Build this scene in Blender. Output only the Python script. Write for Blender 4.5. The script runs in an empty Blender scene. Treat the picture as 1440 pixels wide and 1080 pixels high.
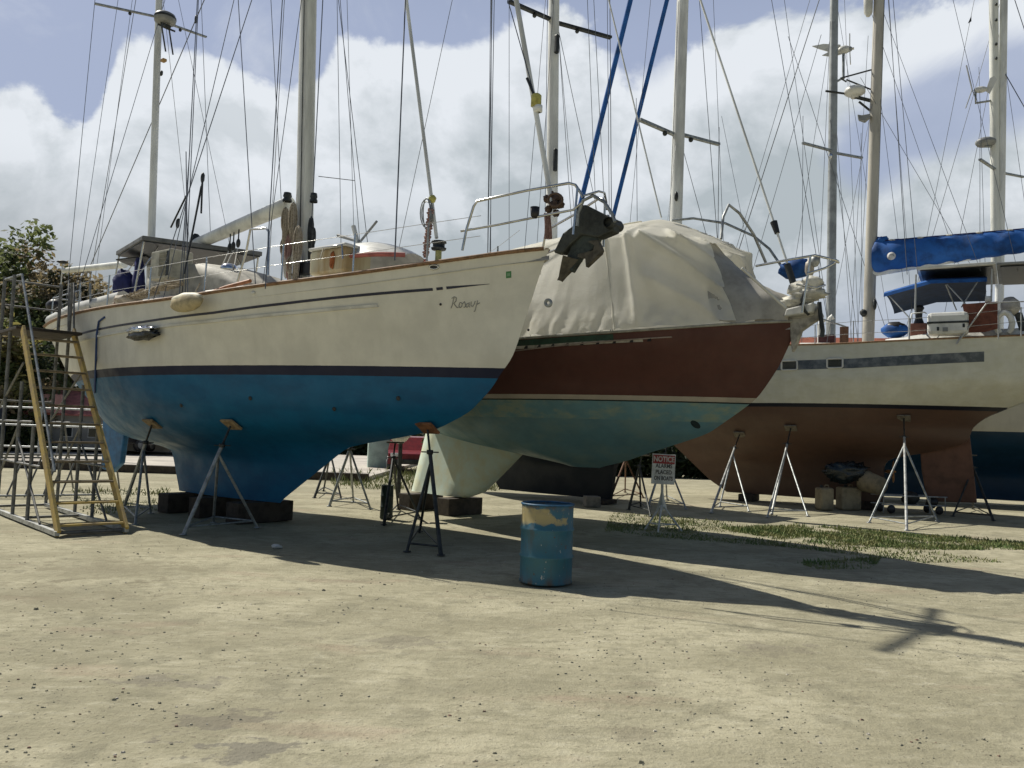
import bpy, math, random
from mathutils import Vector, Matrix, noise
V = Vector
rad = math.radians
random.seed(11)
scn = bpy.context.scene
COL = scn.collection

# ------------------------------------------------------------------ camera
H, F = 1.6, 1130.0
PITCH, ROLL = rad(3.65), rad(2.0)
_w = V((0, math.cos(PITCH), math.sin(PITCH)))
_r0 = V((1, 0, 0)); _u0 = V((0, -math.sin(PITCH), math.cos(PITCH)))
_u = _u0 * math.cos(ROLL) - _r0 * math.sin(ROLL)
_r = _r0 * math.cos(ROLL) + _u0 * math.sin(ROLL)
CAM = V((0, 0, H))
def ray(px, py): return _w + _r * ((px - 720) / F) + _u * ((540 - py) / F)
def ground(px, py, z=0.0):
    d = ray(px, py); return CAM + d * ((z - H) / d.z)
def at(px, py, Y):
    d = ray(px, py); return CAM + d * (Y / d.y)
cam = bpy.data.cameras.new('camera'); co = bpy.data.objects.new('camera', cam); COL.objects.link(co)
m = Matrix((( _r.x, _u.x, -_w.x), (_r.y, _u.y, -_w.y), (_r.z, _u.z, -_w.z))).to_4x4()
m.translation = CAM; co.matrix_world = m
cam.sensor_width = 36; cam.sensor_fit = 'HORIZONTAL'; cam.lens = 36 * F / 1440
cam.clip_start = 0.05; cam.clip_end = 5000
scn.camera = co

# ------------------------------------------------------------------ helpers
class MB:
    def __init__(s): s.v = []; s.f = []; s.s = []
    def add(s, vs, fs, smooth=False):
        o = len(s.v); s.v += [tuple(x) for x in vs]
        s.f += [tuple(i + o for i in f) for f in fs]; s.s += [smooth] * len(fs)
        return s
    def box(s, c, sz, rot=None):
        c = V(c); hx, hy, hz = sz[0]/2, sz[1]/2, sz[2]/2
        vs = [V((x, y, z)) for x in (-hx, hx) for y in (-hy, hy) for z in (-hz, hz)]
        if rot is not None: vs = [rot @ q for q in vs]
        return s.add([c + q for q in vs], [(0,1,3,2),(4,6,7,5),(0,4,5,1),(2,3,7,6),(0,2,6,4),(1,5,7,3)])
    def beam(s, p0, p1, w, h, up=V((0,0,1))):
        p0, p1 = V(p0), V(p1); d = (p1 - p0); L = d.length; d.normalize()
        a = d.cross(up)
        if a.length < 1e-4: a = d.cross(V((1,0,0)))
        a.normalize(); b = a.cross(d)
        rot = Matrix((a, d, b)).transposed()
        return s.box((p0 + p1) / 2, (w, L, h), rot)
    def tube(s, p0, p1, r0, r1=None, n=8): return s.path([p0, p1], [r0, r0 if r1 is None else r1], n)
    def path(s, pts, r, n=6, closed=False, sq=1.0):
        pts = [V(p) for p in pts]; N = len(pts)
        rs = r if isinstance(r, (list, tuple)) else [r] * N
        vs = []; ref = None
        for i, p in enumerate(pts):
            a = pts[(i - 1) % N] if (closed or i) else p
            b = pts[(i + 1) % N] if (closed or i < N - 1) else p
            d = (b - a); d = d.normalized() if d.length > 1e-9 else V((0,0,1))
            if ref is None:
                ref = d.cross(V((0,0,1)))
                if ref.length < 1e-3: ref = V((1,0,0))
                ref.normalize()
            x = (ref - d * ref.dot(d)); x = x.normalized() if x.length > 1e-6 else d.orthogonal().normalized()
            ref = x; y = d.cross(x)
            for k in range(n):
                t = 2 * math.pi * k / n
                vs.append(p + (x * math.cos(t) + y * math.sin(t) * sq) * rs[i])
        fs = []
        for i in range(N if closed else N - 1):
            j = (i + 1) % N
            for k in range(n):
                l = (k + 1) % n; fs.append((i*n + k, i*n + l, j*n + l, j*n + k))
        s.add(vs, fs, True)
        if not closed:
            s.add(vs[:n], [tuple(reversed(range(n)))]); s.add(vs[-n:], [tuple(range(n))])
        return s
    def lathe(s, prof, c=(0,0,0), n=28, axis=None, smooth=True):
        c = V(c); rot = axis if axis is not None else Matrix.Identity(3)
        vs = []
        for r_, z_ in prof:
            for k in range(n):
                t = 2 * math.pi * k / n; vs.append(c + rot @ V((r_ * math.cos(t), r_ * math.sin(t), z_)))
        fs = [(i*n + k, i*n + (k+1) % n, (i+1)*n + (k+1) % n, (i+1)*n + k) for i in range(len(prof)-1) for k in range(n)]
        return s.add(vs, fs, smooth)
    def prism(s, pts, off):
        pts = [V(p) for p in pts]; off = V(off); n = len(pts)
        a = [p - off/2 for p in pts]; b = [p + off/2 for p in pts]
        fs = [tuple(range(n)), tuple(reversed(range(n, 2*n)))] + [(i, i+n, (i+1) % n + n, (i+1) % n) for i in range(n)]
        return s.add(a + b, fs)
    def grid(s, rows, smooth=True, closeu=False):
        n = len(rows[0]); vs = [p for r_ in rows for p in r_]
        m_ = n if closeu else n - 1
        fs = [(i*n + j, i*n + (j+1) % n, (i+1)*n + (j+1) % n, (i+1)*n + j) for i in range(len(rows)-1) for j in range(m_)]
        return s.add(vs, fs, smooth)
    def blob(s, c, r, nu=14, nv=9, amp=0.12, fr=2.0, seed=0.0):
        c = V(c); r = V(r if isinstance(r, (tuple, list, Vector)) else (r, r, r)); rows = []
        for i in range(nv + 1):
            th = math.pi * i / nv; row = []
            for j in range(nu):
                ph = 2 * math.pi * j / nu
                d = V((math.sin(th)*math.cos(ph), math.sin(th)*math.sin(ph), math.cos(th)))
                k = 1 + amp * noise.noise(d * fr + V((seed, seed*1.7, 0))) * 2
                row.append(c + V((d.x*r.x, d.y*r.y, d.z*r.z)) * k)
            rows.append(row)
        return s.grid(rows, True, True)
    def build(s, name, mat, parent=None, bevel=0.0, sub=0):
        me = bpy.data.meshes.new(name); me.from_pydata(s.v, [], s.f)
        me.polygons.foreach_set('use_smooth', s.s); me.update()
        o = bpy.data.objects.new(name, me); COL.objects.link(o)
        if mat is not None: me.materials.append(mat)
        if parent is not None: o.parent = parent
        if bevel:
            b = o.modifiers.new('bevel', 'BEVEL'); b.width = bevel; b.segments = 2; b.limit_method = 'ANGLE'; b.angle_limit = rad(40)
        return o
def tag(o, label=None, cat=None, group=None, kind=None):
    if label: o['label'] = label
    if cat: o['category'] = cat
    if group: o['group'] = group
    if kind: o['kind'] = kind
    return o
def thing(name, label, cat, loc=(0,0,0), yaw=0.0, group=None):
    o = bpy.data.objects.new(name, None); COL.objects.link(o); o.empty_display_size = 0.2
    o.location = loc; o.rotation_euler = (0, 0, rad(yaw)); return tag(o, label, cat, group)
def copy_tree(o, parent=None):
    c = o.copy(); COL.objects.link(c)
    if parent is not None: c.parent = parent
    for ch in [x for x in bpy.data.objects if x.parent == o]: copy_tree(ch, c)
    return c
def lin(tab, x):
    if x <= tab[0][0]: return tab[0][1]
    for (a, b), (c, d) in zip(tab, tab[1:]):
        if x <= c: return b + (d - b) * (x - a) / (c - a)
    return tab[-1][1]
def smo(tab, x, d=0.06): return (lin(tab, x - d) + lin(tab, x - d/2) + lin(tab, x) + lin(tab, x + d/2) + lin(tab, x + d)) / 5
def sstep(a, b, x):
    t = max(0.0, min(1.0, (x - a) / (b - a))); return t * t * (3 - 2 * t)

# ------------------------------------------------------------------ materials
def newmat(name):
    m_ = bpy.data.materials.new(name); m_.use_nodes = True; nt = m_.node_tree
    return m_, nt, nt.nodes['Principled BSDF']
def node(nt, t, **kw):
    n = nt.nodes.new(t)
    for k, v in kw.items(): setattr(n, k, v)
    return n
def mathn(nt, op, a, b=None, c=None, clamp=False):
    n = node(nt, 'ShaderNodeMath', operation=op); n.use_clamp = clamp
    for i, x in enumerate((a, b, c)):
        if x is None: continue
        if isinstance(x, (int, float)): n.inputs[i].default_value = x
        else: nt.links.new(x, n.inputs[i])
    return n.outputs[0]
def mixc(nt, f, a, b, mode='MIX'):
    n = node(nt, 'ShaderNodeMix', data_type='RGBA', blend_type=mode)
    for s_, x in ((n.inputs[0], f), (n.inputs[6], a), (n.inputs[7], b)):
        if isinstance(x, (int, float)): s_.default_value = x
        elif isinstance(x, tuple): s_.default_value = (*x[:3], 1)
        else: nt.links.new(x, s_)
    return n.outputs[2]
def noisen(nt, vec, scale, detail=5, rough=0.55, dist=0.0):
    n = node(nt, 'ShaderNodeTexNoise'); n.inputs['Scale'].default_value = scale; n.inputs['Detail'].default_value = detail
    n.inputs['Roughness'].default_value = rough; n.inputs['Distortion'].default_value = dist
    if vec is not None: nt.links.new(vec, n.inputs['Vector'])
    return n.outputs['Fac']
def mapr(nt, x, a, b, c=0.0, d=1.0, smooth=True):
    n = node(nt, 'ShaderNodeMapRange'); n.interpolation_type = 'SMOOTHSTEP' if smooth else 'LINEAR'
    nt.links.new(x, n.inputs[0])
    for i, q in enumerate((a, b, c, d)): n.inputs[i+1].default_value = q
    return n.outputs[0]
def mapping(nt, vec, scale):
    n = node(nt, 'ShaderNodeMapping'); n.inputs['Scale'].default_value = scale; nt.links.new(vec, n.inputs[0]); return n.outputs[0]
def bump(nt, p, h, strength=0.3, dist=0.01):
    b = node(nt, 'ShaderNodeBump'); b.inputs['Strength'].default_value = strength; b.inputs['Distance'].default_value = dist
    nt.links.new(h, b.inputs['Height']); nt.links.new(b.outputs[0], p.inputs['Normal'])
MATS = {}
def mat(name, color, rough=0.6, metal=0.0, var=0.25, scale=6.0, bmp=0.0, dark=None, streak=False):
    if name in MATS: return MATS[name]
    m_, nt, p = newmat(name); tc = node(nt, 'ShaderNodeTexCoord').outputs['Object']
    v = mapping(nt, tc, (1, 1, 0.18)) if streak else tc
    f = mapr(nt, noisen(nt, v, scale, 6, 0.62), 0.38, 0.68)
    d = dark or tuple(c * (1 - var) * 0.9 for c in color)
    c = mixc(nt, f, tuple(min(1, c * (1 + var * .4)) for c in color), d)
    nt.links.new(c, p.inputs['Base Color'])
    p.inputs['Roughness'].default_value = rough; p.inputs['Metallic'].default_value = metal
    if bmp: bump(nt, p, noisen(nt, tc, scale * 6, 4), bmp, 0.01)
    MATS[name] = m_; return m_
def hullmat(name, bands, rough=0.4, dirt=0.25, mott=None):
    """bands painted round the hull: [(z_from, colour)] bottom up"""
    m_, nt, p = newmat(name); tc = node(nt, 'ShaderNodeTexCoord').outputs['Object']
    z = node(nt, 'ShaderNodeSeparateXYZ'); nt.links.new(tc, z.inputs[0]); zz = z.outputs[2]
    n_small = noisen(nt, tc, 2.2, 7, 0.62); n_streak = noisen(nt, mapping(nt, tc, (3.0, 3.0, 0.25)), 2.2, 5, 0.6)
    wob = mathn(nt, 'ADD', zz, mathn(nt, 'MULTIPLY', mathn(nt, 'SUBTRACT', noisen(nt, tc, 9, 2), 0.5), 0.006))
    col = None
    for i, (z0, c, mo) in enumerate(bands):
        f1 = mapr(nt, n_small, 0.3, 0.7); f2 = mapr(nt, n_streak, 0.45, 0.75)
        lum = max(c)
        cc = mixc(nt, f1, c, tuple(x * (1 - dirt) for x in c))
        if mo: cc = mixc(nt, mathn(nt, 'MULTIPLY', mapr(nt, noisen(nt, mapping(nt, tc, (1.0, 1.0, 2.2)), 1.3 + i, 8, 0.66), 0.42, 0.66), mo[1]), cc, mo[0])
        cc = mixc(nt, mathn(nt, 'MULTIPLY', f2, 0.35), cc, tuple(x * 0.75 + (y if lum > .3 else 0) for x, y in zip(c, (0.02, 0.015, 0.0))))
        if col is None: col = cc
        else:
            g = mathn(nt, 'GREATER_THAN', wob, z0); col = mixc(nt, g, col, cc)
    nt.links.new(col, p.inputs['Base Color'])
    rr = mapr(nt, n_small, 0.3, 0.7, rough - 0.08, rough + 0.15); nt.links.new(rr, p.inputs['Roughness']); p.inputs['Specular IOR Level'].default_value = 0.3
    bump(nt, p, noisen(nt, tc, 1.1, 3), 0.25, 0.03)
    MATS[name] = m_; return m_

M_alu   = mat('mast_aluminium', (0.80, 0.81, 0.78), 0.5, 0.05, 0.25, 3, streak=True)
M_cream = mat('mast_cream_paint', (0.78, 0.79, 0.73), 0.42, 0.0, 0.25, 2, streak=True)
M_wire  = mat('rig_wire', (0.16, 0.17, 0.18), 0.4, 0.6, 0.2, 8)
M_steel = mat('polished_steel', (0.62, 0.62, 0.60), 0.22, 0.95, 0.15, 8)
M_galv  = mat('galvanised_steel', (0.34, 0.36, 0.36), 0.5, 0.55, 0.35, 9, bmp=0.1)
M_galvl = mat('galvanised_bright', (0.42, 0.43, 0.42), 0.45, 0.4, 0.3, 9)
M_rust  = mat('rusty_steel', (0.16, 0.085, 0.05), 0.8, 0.2, 0.4, 14, bmp=0.2)
M_black = mat('black_plastic', (0.018, 0.018, 0.02), 0.45, 0, 0.3, 8)
M_dark  = mat('dark_steel', (0.05, 0.055, 0.055), 0.55, 0.5, 0.4, 10, bmp=0.1)
M_white = mat('white_gelcoat', (0.66, 0.66, 0.62), 0.45, 0, 0.15, 3)
M_ply   = mat('plywood', (0.30, 0.22, 0.12), 0.8, 0, 0.35, 12, bmp=0.2)
M_orply = mat('orange_pad', (0.25, 0.11, 0.05), 0.8, 0, 0.35, 12)
M_greypad = mat('weathered_pad', (0.17, 0.15, 0.12), 0.85, 0, 0.35, 12)
M_teak  = mat('teak', (0.26, 0.15, 0.08), 0.7, 0, 0.35, 14, streak=False)
M_rope  = mat('rope_tan', (0.42, 0.36, 0.27), 0.9, 0, 0.4, 40, bmp=0.4)
M_rope2 = mat('rope_red_fleck', (0.36, 0.22, 0.19), 0.9, 0, 0.4, 60, bmp=0.4)
M_ropew = mat('rope_white', (0.62, 0.6, 0.54), 0.9, 0, 0.3, 40)
M_blue  = mat('blue_canvas', (0.012, 0.10, 0.36), 0.75, 0, 0.4, 3, bmp=0.2)
M_navyc = mat('navy_canvas', (0.02, 0.025, 0.11), 0.85, 0, 0.3, 5, bmp=0.2)
M_yellow= mat('yellow_fitting', (0.48, 0.45, 0.12), 0.6, 0, 0.3, 12)
M_glass = mat('dark_glass', (0.02, 0.028, 0.03), 0.08, 0, 0.2, 2)
M_grey  = mat('grey_panel', (0.26, 0.27, 0.27), 0.5, 0, 0.2, 4)
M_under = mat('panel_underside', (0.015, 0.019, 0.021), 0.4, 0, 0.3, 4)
M_chrome= mat('foil', (0.75, 0.76, 0.78), 0.14, 1.0, 0.2, 8)
M_wood  = mat('timber_block', (0.055, 0.043, 0.032), 0.85, 0, 0.4, 9, bmp=0.4)

# ------------------------------------------------------------------ boat machinery
class Frame:
    def __init__(s, x, y, yaw, root=None):
        s.o = V((x, y, 0)); a = rad(yaw); s.f = V((math.cos(a), math.sin(a), 0)); s.l = V((-math.sin(a), math.cos(a), 0)); s.root = root; s.yaw = yaw
    def loc(s, P): q = P - s.o; return V((q.dot(s.f), q.dot(s.l), P.z))
    def world(s, p): return s.o + s.f * p[0] + s.l * p[1] + V((0, 0, p[2]))
    def on(s, px, py, yl=0.0):
        d = ray(px, py); t = (yl - (CAM - s.o).dot(s.l)) / d.dot(s.l); return s.loc(CAM + d * t)
    def onx(s, px, py, xl=0.0):
        d = ray(px, py); t = (xl - (CAM - s.o).dot(s.f)) / d.dot(s.f); return s.loc(CAM + d * t)
    def onz(s, px, py, z): return s.loc(ground(px, py, z))
class Boat(Frame):
    def __init__(s, name, label, cat, x, y, yaw, sg, group=None):
        Frame.__init__(s, x, y, yaw, thing(name, label, cat, (x, y, 0), yaw, group)); s.sg = sg
    def hit(s, px, py, off=0.0):
        yl = s.sg * 1.5
        for _ in range(25):
            p = s.on(px, py, yl); y2 = s.sg * (s.hull.y(p.x, p.z) + off); yl = yl * 0.3 + y2 * 0.7
        return s.on(px, py, yl)
    def part(s, name, mb, mt, parent=None, bevel=0.0): return mb.build(name, mt, parent or s.root, bevel)
    def wire(s, a, ya, b, yb, r=0.007, ext=1.0, mt=None, name='shroud', n=5, down=0.0, zb=None):
        A = s.on(*a, ya); B_ = s.on(*b, yb); T = A + (B_ - A) * ext; A2 = A - (B_ - A) * down
        if name == 'shroud':
            z0 = s.hull.sheer(A.x) - .1 if zb is None else zb
            if A.z > z0: A2 = A - (B_ - A) * ((A.z - z0) / (B_.z - A.z))
        return s.part(name, MB().tube(A2, T, r, r, n), mt or M_wire)
    def spar(s, name, a, b, zlo, zhi, r, mt, yl=0.0, sq=0.7, n=16, taper=0.85):
        A = s.on(*a, yl); B_ = s.on(*b, yl); d = B_ - A
        p0 = A + d * ((zlo - A.z) / d.z); p1 = A + d * ((zhi - A.z) / d.z)
        ps = [p0 + (p1 - p0) * t for t in (0, .5, 1)]
        vs = MB(); rows = []
        for i, p in enumerate(ps):
            k = 1 - (1 - taper) * i / 2
            rows.append([p + V((r * k * math.cos(t), r * sq * k * math.sin(t), 0)) for t in [2 * math.pi * q / n for q in range(n)]])
        vs.grid(rows, True, True); vs.add(rows[-1], [tuple(range(n))])
        return s.part(name, vs, mt), p0, p1
class Hull:
    def __init__(s, XA, XF, B, TW, ZT, WL, SH, um=0.43, mb=1.7, mt=2.3):
        s.XA, s.XF, s.B, s.TW, s.ZT, s.WL, s.SH, s.um, s.mb, s.mt = XA, XF, B, TW, ZT, WL, SH, um, mb, mt
    def k(s, zr): return sstep(s.WL, s.ZT, zr)
    def sheer(s, x): return smo(s.SH, x, 0.8)
    def plan(s, u, zr):
        tw = lin(s.TW, zr)
        if u < s.um: return 1 - (1 - tw) * ((s.um - u) / s.um) ** 1.9
        m_ = s.mb + (s.mt - s.mb) * s.k(zr); return max(0.0, 1 - ((u - s.um) / (1 - s.um)) ** m_)
    def pt(s, u, zr, sg=1):
        xa, xf = smo(s.XA, zr), smo(s.XF, zr); x = xa + (xf - xa) * u
        z = zr + s.k(zr) * (s.sheer(x) - s.ZT)
        return V((x, sg * smo(s.B, zr, .1) * s.plan(u, zr), z))
    def y(s, x, z):
        lo, hi = s.B[0][0], s.ZT
        for _ in range(30):
            mid = (lo + hi) / 2
            if mid + s.k(mid) * (s.sheer(x) - s.ZT) < z: lo = mid
            else: hi = mid
        zr = (lo + hi) / 2; xa, xf = smo(s.XA, zr), smo(s.XF, zr)
        u = (x - xa) / (xf - xa)
        if u <= 0: return smo(s.B, zr, .1) * lin(s.TW, zr)
        if u >= 1: return 0.0
        return smo(s.B, zr, .1) * s.plan(u, zr)
    def mesh(s, nz=52, nu=64):
        us = [0.5 - 0.5 * math.cos(math.pi * i / nu) for i in range(nu + 1)]
        z0 = s.B[0][0]; rows = []
        for i in range(nz + 1):
            zr = z0 + (s.ZT - z0) * i / nz
            rows.append([s.pt(u, zr, -1) for u in us] + [s.pt(u, zr, 1) for u in reversed(us[:-1])])
        m_ = MB(); m_.grid(rows)
        n = len(rows[0]); m_.add([p for r_ in rows for p in (r_[0], r_[-1])], [(2*i, 2*i+2, 2*i+3, 2*i+1) for i in range(nz)])
        m_.add(rows[0], [(j, j+1, n-2-j, n-1-j) for j in range(nu)]); return m_
    def deck(s, drop=0.1, nu=50, inset=0.02):
        rows = []
        for i in range(nu + 1):
            u = i / nu; p = s.pt(u, s.ZT); y = max(0.0, p.y - inset)
            rows.append([V((p.x, y * q, p.z - drop + 0.06 * (1 - q*q))) for q in (-1, -.6, -.2, .2, .6, 1)])
        return MB().grid(rows)
    def rail(s, dz=0.0, r=0.035, u0=0.0, u1=1.0, sg=(-1, 1), nu=60, sq=0.6, out=0.0):
        m_ = MB()
        for g in sg:
            pts = []
            for i in range(nu + 1):
                p = s.pt(u0 + (u1 - u0) * i / nu, s.ZT, g); pts.append(V((p.x, p.y + g * out, p.z + dz)))
            m_.path(pts, r, 6, sq=sq)
        return m_
def ribbon(boat, pts, w, off=0.005, dense=14, taper=False):
    """painted or fixed strip lying on the hull side; pts are hull points, w its height"""
    P = []
    for a, b in zip(pts, pts[1:]): P += [a + (b - a) * (i / dense) for i in range(dense)]
    P.append(pts[-1]); rows = []
    for i, p in enumerate(P):
        h = w / 2 * (1 - (i / (len(P) - 1)) * .9 if taper else 1)
        rows.append([V((p.x, boat.sg * (boat.hull.y(p.x, z) + off), z)) for z in (p.z - h, p.z + h)])
    return MB().grid(rows)
def strip_solid(boat, pts, w, out, dense=14):
    P = []
    for a, b in zip(pts, pts[1:]): P += [a + (b - a) * (i / dense) for i in range(dense)]
    P.append(pts[-1]); rows = []
    for p in P:
        q = []
        for dz, o in ((-w/2, -0.01), (-w/2, out), (w/2, out), (w/2, -0.01)):
            z = p.z + dz; q.append(V((p.x, boat.sg * (boat.hull.y(p.x, z) + o), z)))
        rows.append(q)
    m_ = MB().grid(rows, False, True); m_.add(rows[0], [(0,1,2,3)]); m_.add(rows[-1], [(3,2,1,0)]); return m_

# ------------------------------------------------------------------ light and sky
SUN = V((-0.67, 0.54, 1.0)).normalized()
sl = bpy.data.lights.new('sun', 'SUN'); sl.energy = 5.0; sl.angle = rad(0.55); sl.color = (1.0, 0.95, 0.84)
so = bpy.data.objects.new('sun', sl); COL.objects.link(so); so.rotation_euler = SUN.to_track_quat('Z', 'Y').to_euler()
so.location = (-20, 20, 40)
world = bpy.data.worlds.new('World'); scn.world = world; world.use_nodes = True
wt = world.node_tree; bg = wt.nodes['Background']; bg.inputs['Strength'].default_value = 0.1
sky = node(wt, 'ShaderNodeTexSky', sky_type='NISHITA'); sky.sun_disc = False
sky.sun_elevation = math.asin(SUN.z); sky.sun_rotation = math.atan2(SUN.x, SUN.y)
sky.air_density = 1.0; sky.dust_density = 1.2; sky.ozone_density = 2.0
def dir_azel(px, py):
    d = ray(px, py).normalized(); return math.atan2(d.x, d.y), math.asin(d.z)
gen = node(wt, 'ShaderNodeTexCoord').outputs['Generated']
nv = node(wt, 'ShaderNodeVectorMath', operation='NORMALIZE'); wt.links.new(gen, nv.inputs[0]); dv = nv.outputs[0]
sp = node(wt, 'ShaderNodeSeparateXYZ'); wt.links.new(dv, sp.inputs[0])
az = mathn(wt, 'ARCTAN2', sp.outputs[0], sp.outputs[1]); el = mathn(wt, 'ARCSINE', sp.outputs[2])
# outline of the cloud bank in azimuth and elevation
tops = [(-260, 60), (-100, 130), (0, 105), (60, 140), (110, 165), (150, 110), (190, 45), (235, 80), (300, 95), (370, 120), (430, 115), (480, 65), (540, 48), (590, 66),
        (650, 62), (720, 30), (790, 10), (850, 40), (900, 90), (960, 70), (1010, 25), (1070, 5), (1150, -10), (1250, -30), (1400, -20), (1600, -40)]
fc = node(wt, 'ShaderNodeFloatCurve'); cv = fc.mapping.curves[0]
A0, A1 = -1.0, 1.0
pts = sorted(((dir_azel(*t)[0] - A0) / (A1 - A0), dir_azel(*t)[1] / 0.8) for t in tops)
pts = [(0.0, pts[0][1] - .04)] + pts + [(1.0, pts[-1][1])]
for i, p in enumerate(pts):
    if i < 2: cv.points[i if i == 0 else 1].location = p if i == 0 else pts[-1]
for p in pts[1:-1]: cv.points.new(*p)
fc.mapping.update()
wt.links.new(mapr(wt, az, A0, A1, 0, 1, False), fc.inputs['Value'])
top = mathn(wt, 'MULTIPLY', fc.outputs[0], 0.8)
top = mathn(wt, 'SUBTRACT', top, mathn(wt, 'MULTIPLY', mapr(wt, mathn(wt, 'ABSOLUTE', az), 1.0, 1.5), 0.6))
def wnoise(off, scale, detail, rough, dist=0.0):
    a = node(wt, 'ShaderNodeVectorMath', operation='ADD'); wt.links.new(dv, a.inputs[0]); a.inputs[1].default_value = off
    return noisen(wt, mapping(wt, a.outputs[0], (1, 1, 1.25)), scale, detail, rough, dist)
nA = wnoise((3.1, 0.4, 1.7), 6.5, 12, 0.58, 0.25)
soff = V((-0.035, 0.0, 0.045))
nB = wnoise(tuple(V((3.1, 0.4, 1.7)) + soff), 6.5, 12, 0.58, 0.25)
nL = wnoise((7.3, 2.2, 5.1), 3.0, 5, 0.5)
nH = wnoise((1.3, 4.2, 0.1), 4.2, 9, 0.62, 0.6)
depth = mathn(wt, 'ADD', mathn(wt, 'SUBTRACT', top, el), mathn(wt, 'MULTIPLY', mathn(wt, 'SUBTRACT', nA, 0.5), 0.20))
def hole(px, py, rr, stretch=1.0):
    d = ray(px, py).normalized(); s_ = node(wt, 'ShaderNodeVectorMath', operation='SUBTRACT'); wt.links.new(dv, s_.inputs[0]); s_.inputs[1].default_value = d
    mp = mapping(wt, s_.outputs[0], (1, 1, stretch)); l = node(wt, 'ShaderNodeVectorMath', operation='LENGTH'); wt.links.new(mp, l.inputs[0])
    w_ = mathn(wt, 'ADD', l.outputs['Value'], mathn(wt, 'MULTIPLY', mathn(wt, 'SUBTRACT', nH, 0.5), rr * 1.3))
    return mapr(wt, w_, rr * 0.45, rr * 1.15, 1.0, 0.0)
holes = hole(1345, 150, 0.085, 1.6)
for h_ in ((1225, 215, 0.05, 1.0), (905, 40, 0.05, 0.8), (1290, 190, 0.05, 1.6), (1420, 120, 0.06, 1.0)): holes = mathn(wt, 'MAXIMUM', holes, hole(*h_))
cov = mathn(wt, 'MULTIPLY', mapr(wt, depth, -0.004, 0.018), mathn(wt, 'SUBTRACT', 1.0, mathn(wt, 'MULTIPLY', holes, 0.86)))
# thin veil over the low right-hand sky
veil = mapr(wt, az, 0.18, 0.5); veil = mathn(wt, 'MULTIPLY', veil, mapr(wt, el, 0.24, 0.10))
veil = mathn(wt, 'MULTIPLY', veil, mapr(wt, nL, 0.3, 0.6)); cov = mathn(wt, 'MULTIPLY', cov, mathn(wt, 'SUBTRACT', 1.0, mathn(wt, 'MULTIPLY', veil, 0.62)))
# wisps above the bank
wisp = mathn(wt, 'MULTIPLY', mapr(wt, nH, 0.52, 0.75), mapr(wt, el, 0.75, 0.45)); cov = mathn(wt, 'MAXIMUM', cov, mathn(wt, 'MULTIPLY', wisp, 0.45))
lit = mathn(wt, 'ADD', 0.5, mathn(wt, 'MULTIPLY', mathn(wt, 'SUBTRACT', nA, nB), 4.2), clamp=True)
thick = mapr(wt, depth, 0.015, 0.20)
g = mathn(wt, 'MULTIPLY', thick, mapr(wt, nL, 0.30, 0.62, 0.45, 1.0))
g = mathn(wt, 'ADD', mathn(wt, 'MULTIPLY', g, 0.85), mathn(wt, 'MULTIPLY', mathn(wt, 'SUBTRACT', 0.50, lit), 0.85), clamp=True)
ccol = mixc(wt, g, (7.9, 8.3, 8.8), (4.5, 5.05, 5.4))
lowg = mathn(wt, 'MULTIPLY', mapr(wt, el, 0.30, 0.12), mapr(wt, nL, 0.62, 0.40, 0.25, 0.85)); ccol = mixc(wt, lowg, ccol, (3.2, 3.5, 3.75))
skyc = mixc(wt, 1.0, sky.outputs[0], (0.66, 0.64, 0.62), 'MULTIPLY')
front = mathn(wt, 'MULTIPLY', mapr(wt, mathn(wt, 'ABSOLUTE', az), 1.2, 0.7), mapr(wt, el, 0.75, 0.45))
skyc = mixc(wt, mathn(wt, 'MULTIPLY', front, 0.84), skyc, (4.1, 4.75, 6.5))
fin = mixc(wt, cov, skyc, ccol)
wt.links.new(fin, bg.inputs['Color'])
scn.view_settings.view_transform = 'Standard'; scn.view_settings.look = 'None'; scn.view_settings.gamma = 1.0
scn.view_settings.exposure = 0.0; scn.view_settings.use_curve_mapping = False

# ------------------------------------------------------------------ ground
def gh(x, y):
    n_ = noise.noise(V((x * 0.35, y * 0.35, 0.3))) * 0.018 + noise.noise(V((x * 1.7, y * 1.7, 5.0))) * 0.007
    return n_ * (1 - sstep(30, 60, math.hypot(x, y))) - 0.012
def axis_pts(lo, hi, far):
    a = []; x = lo
    while x < hi: a.append(x); x += 0.16 if -6 < x < 14 else 0.32
    k = [1.5, 4, 10, 30, 90, 300, 900, far]
    return [lo - q for q in reversed(k)] + a + [hi + q for q in k]
gx, gy = axis_pts(-16, 22, 3000), axis_pts(0, 34, 3000)
gm = MB().grid([[V((x, y, gh(x, y))) for x in gx] for y in gy])
GM, nt, p = newmat('sandy_ground'); tc = node(nt, 'ShaderNodeTexCoord').outputs['Object']
n1 = noisen(nt, tc, 0.55, 6, 0.6, 0.4); n2 = noisen(nt, tc, 2.6, 8, 0.65); n3 = noisen(nt, tc, 34, 5, 0.7); n4 = noisen(nt, mapping(nt, tc, (0.5, 1.4, 1)), 1.1, 6, 0.6)
c = mixc(nt, mapr(nt, n1, 0.40, 0.60), (0.435, 0.405, 0.288), (0.325, 0.302, 0.210))
n5 = noisen(nt, mapping(nt, tc, (0.6, 1.5, 1)), 7, 8, 0.72)
c = mixc(nt, mathn(nt, 'MULTIPLY', mapr(nt, n5, 0.48, 0.62), 0.55), c, (0.25, 0.235, 0.16))
c = mixc(nt, mathn(nt, 'MULTIPLY', mapr(nt, n5, 0.48, 0.34), 0.45), c, (0.50, 0.475, 0.36))
c = mixc(nt, mathn(nt, 'MULTIPLY', mapr(nt, n2, 0.50, 0.66), 0.6), c, (0.225, 0.212, 0.15))
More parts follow.
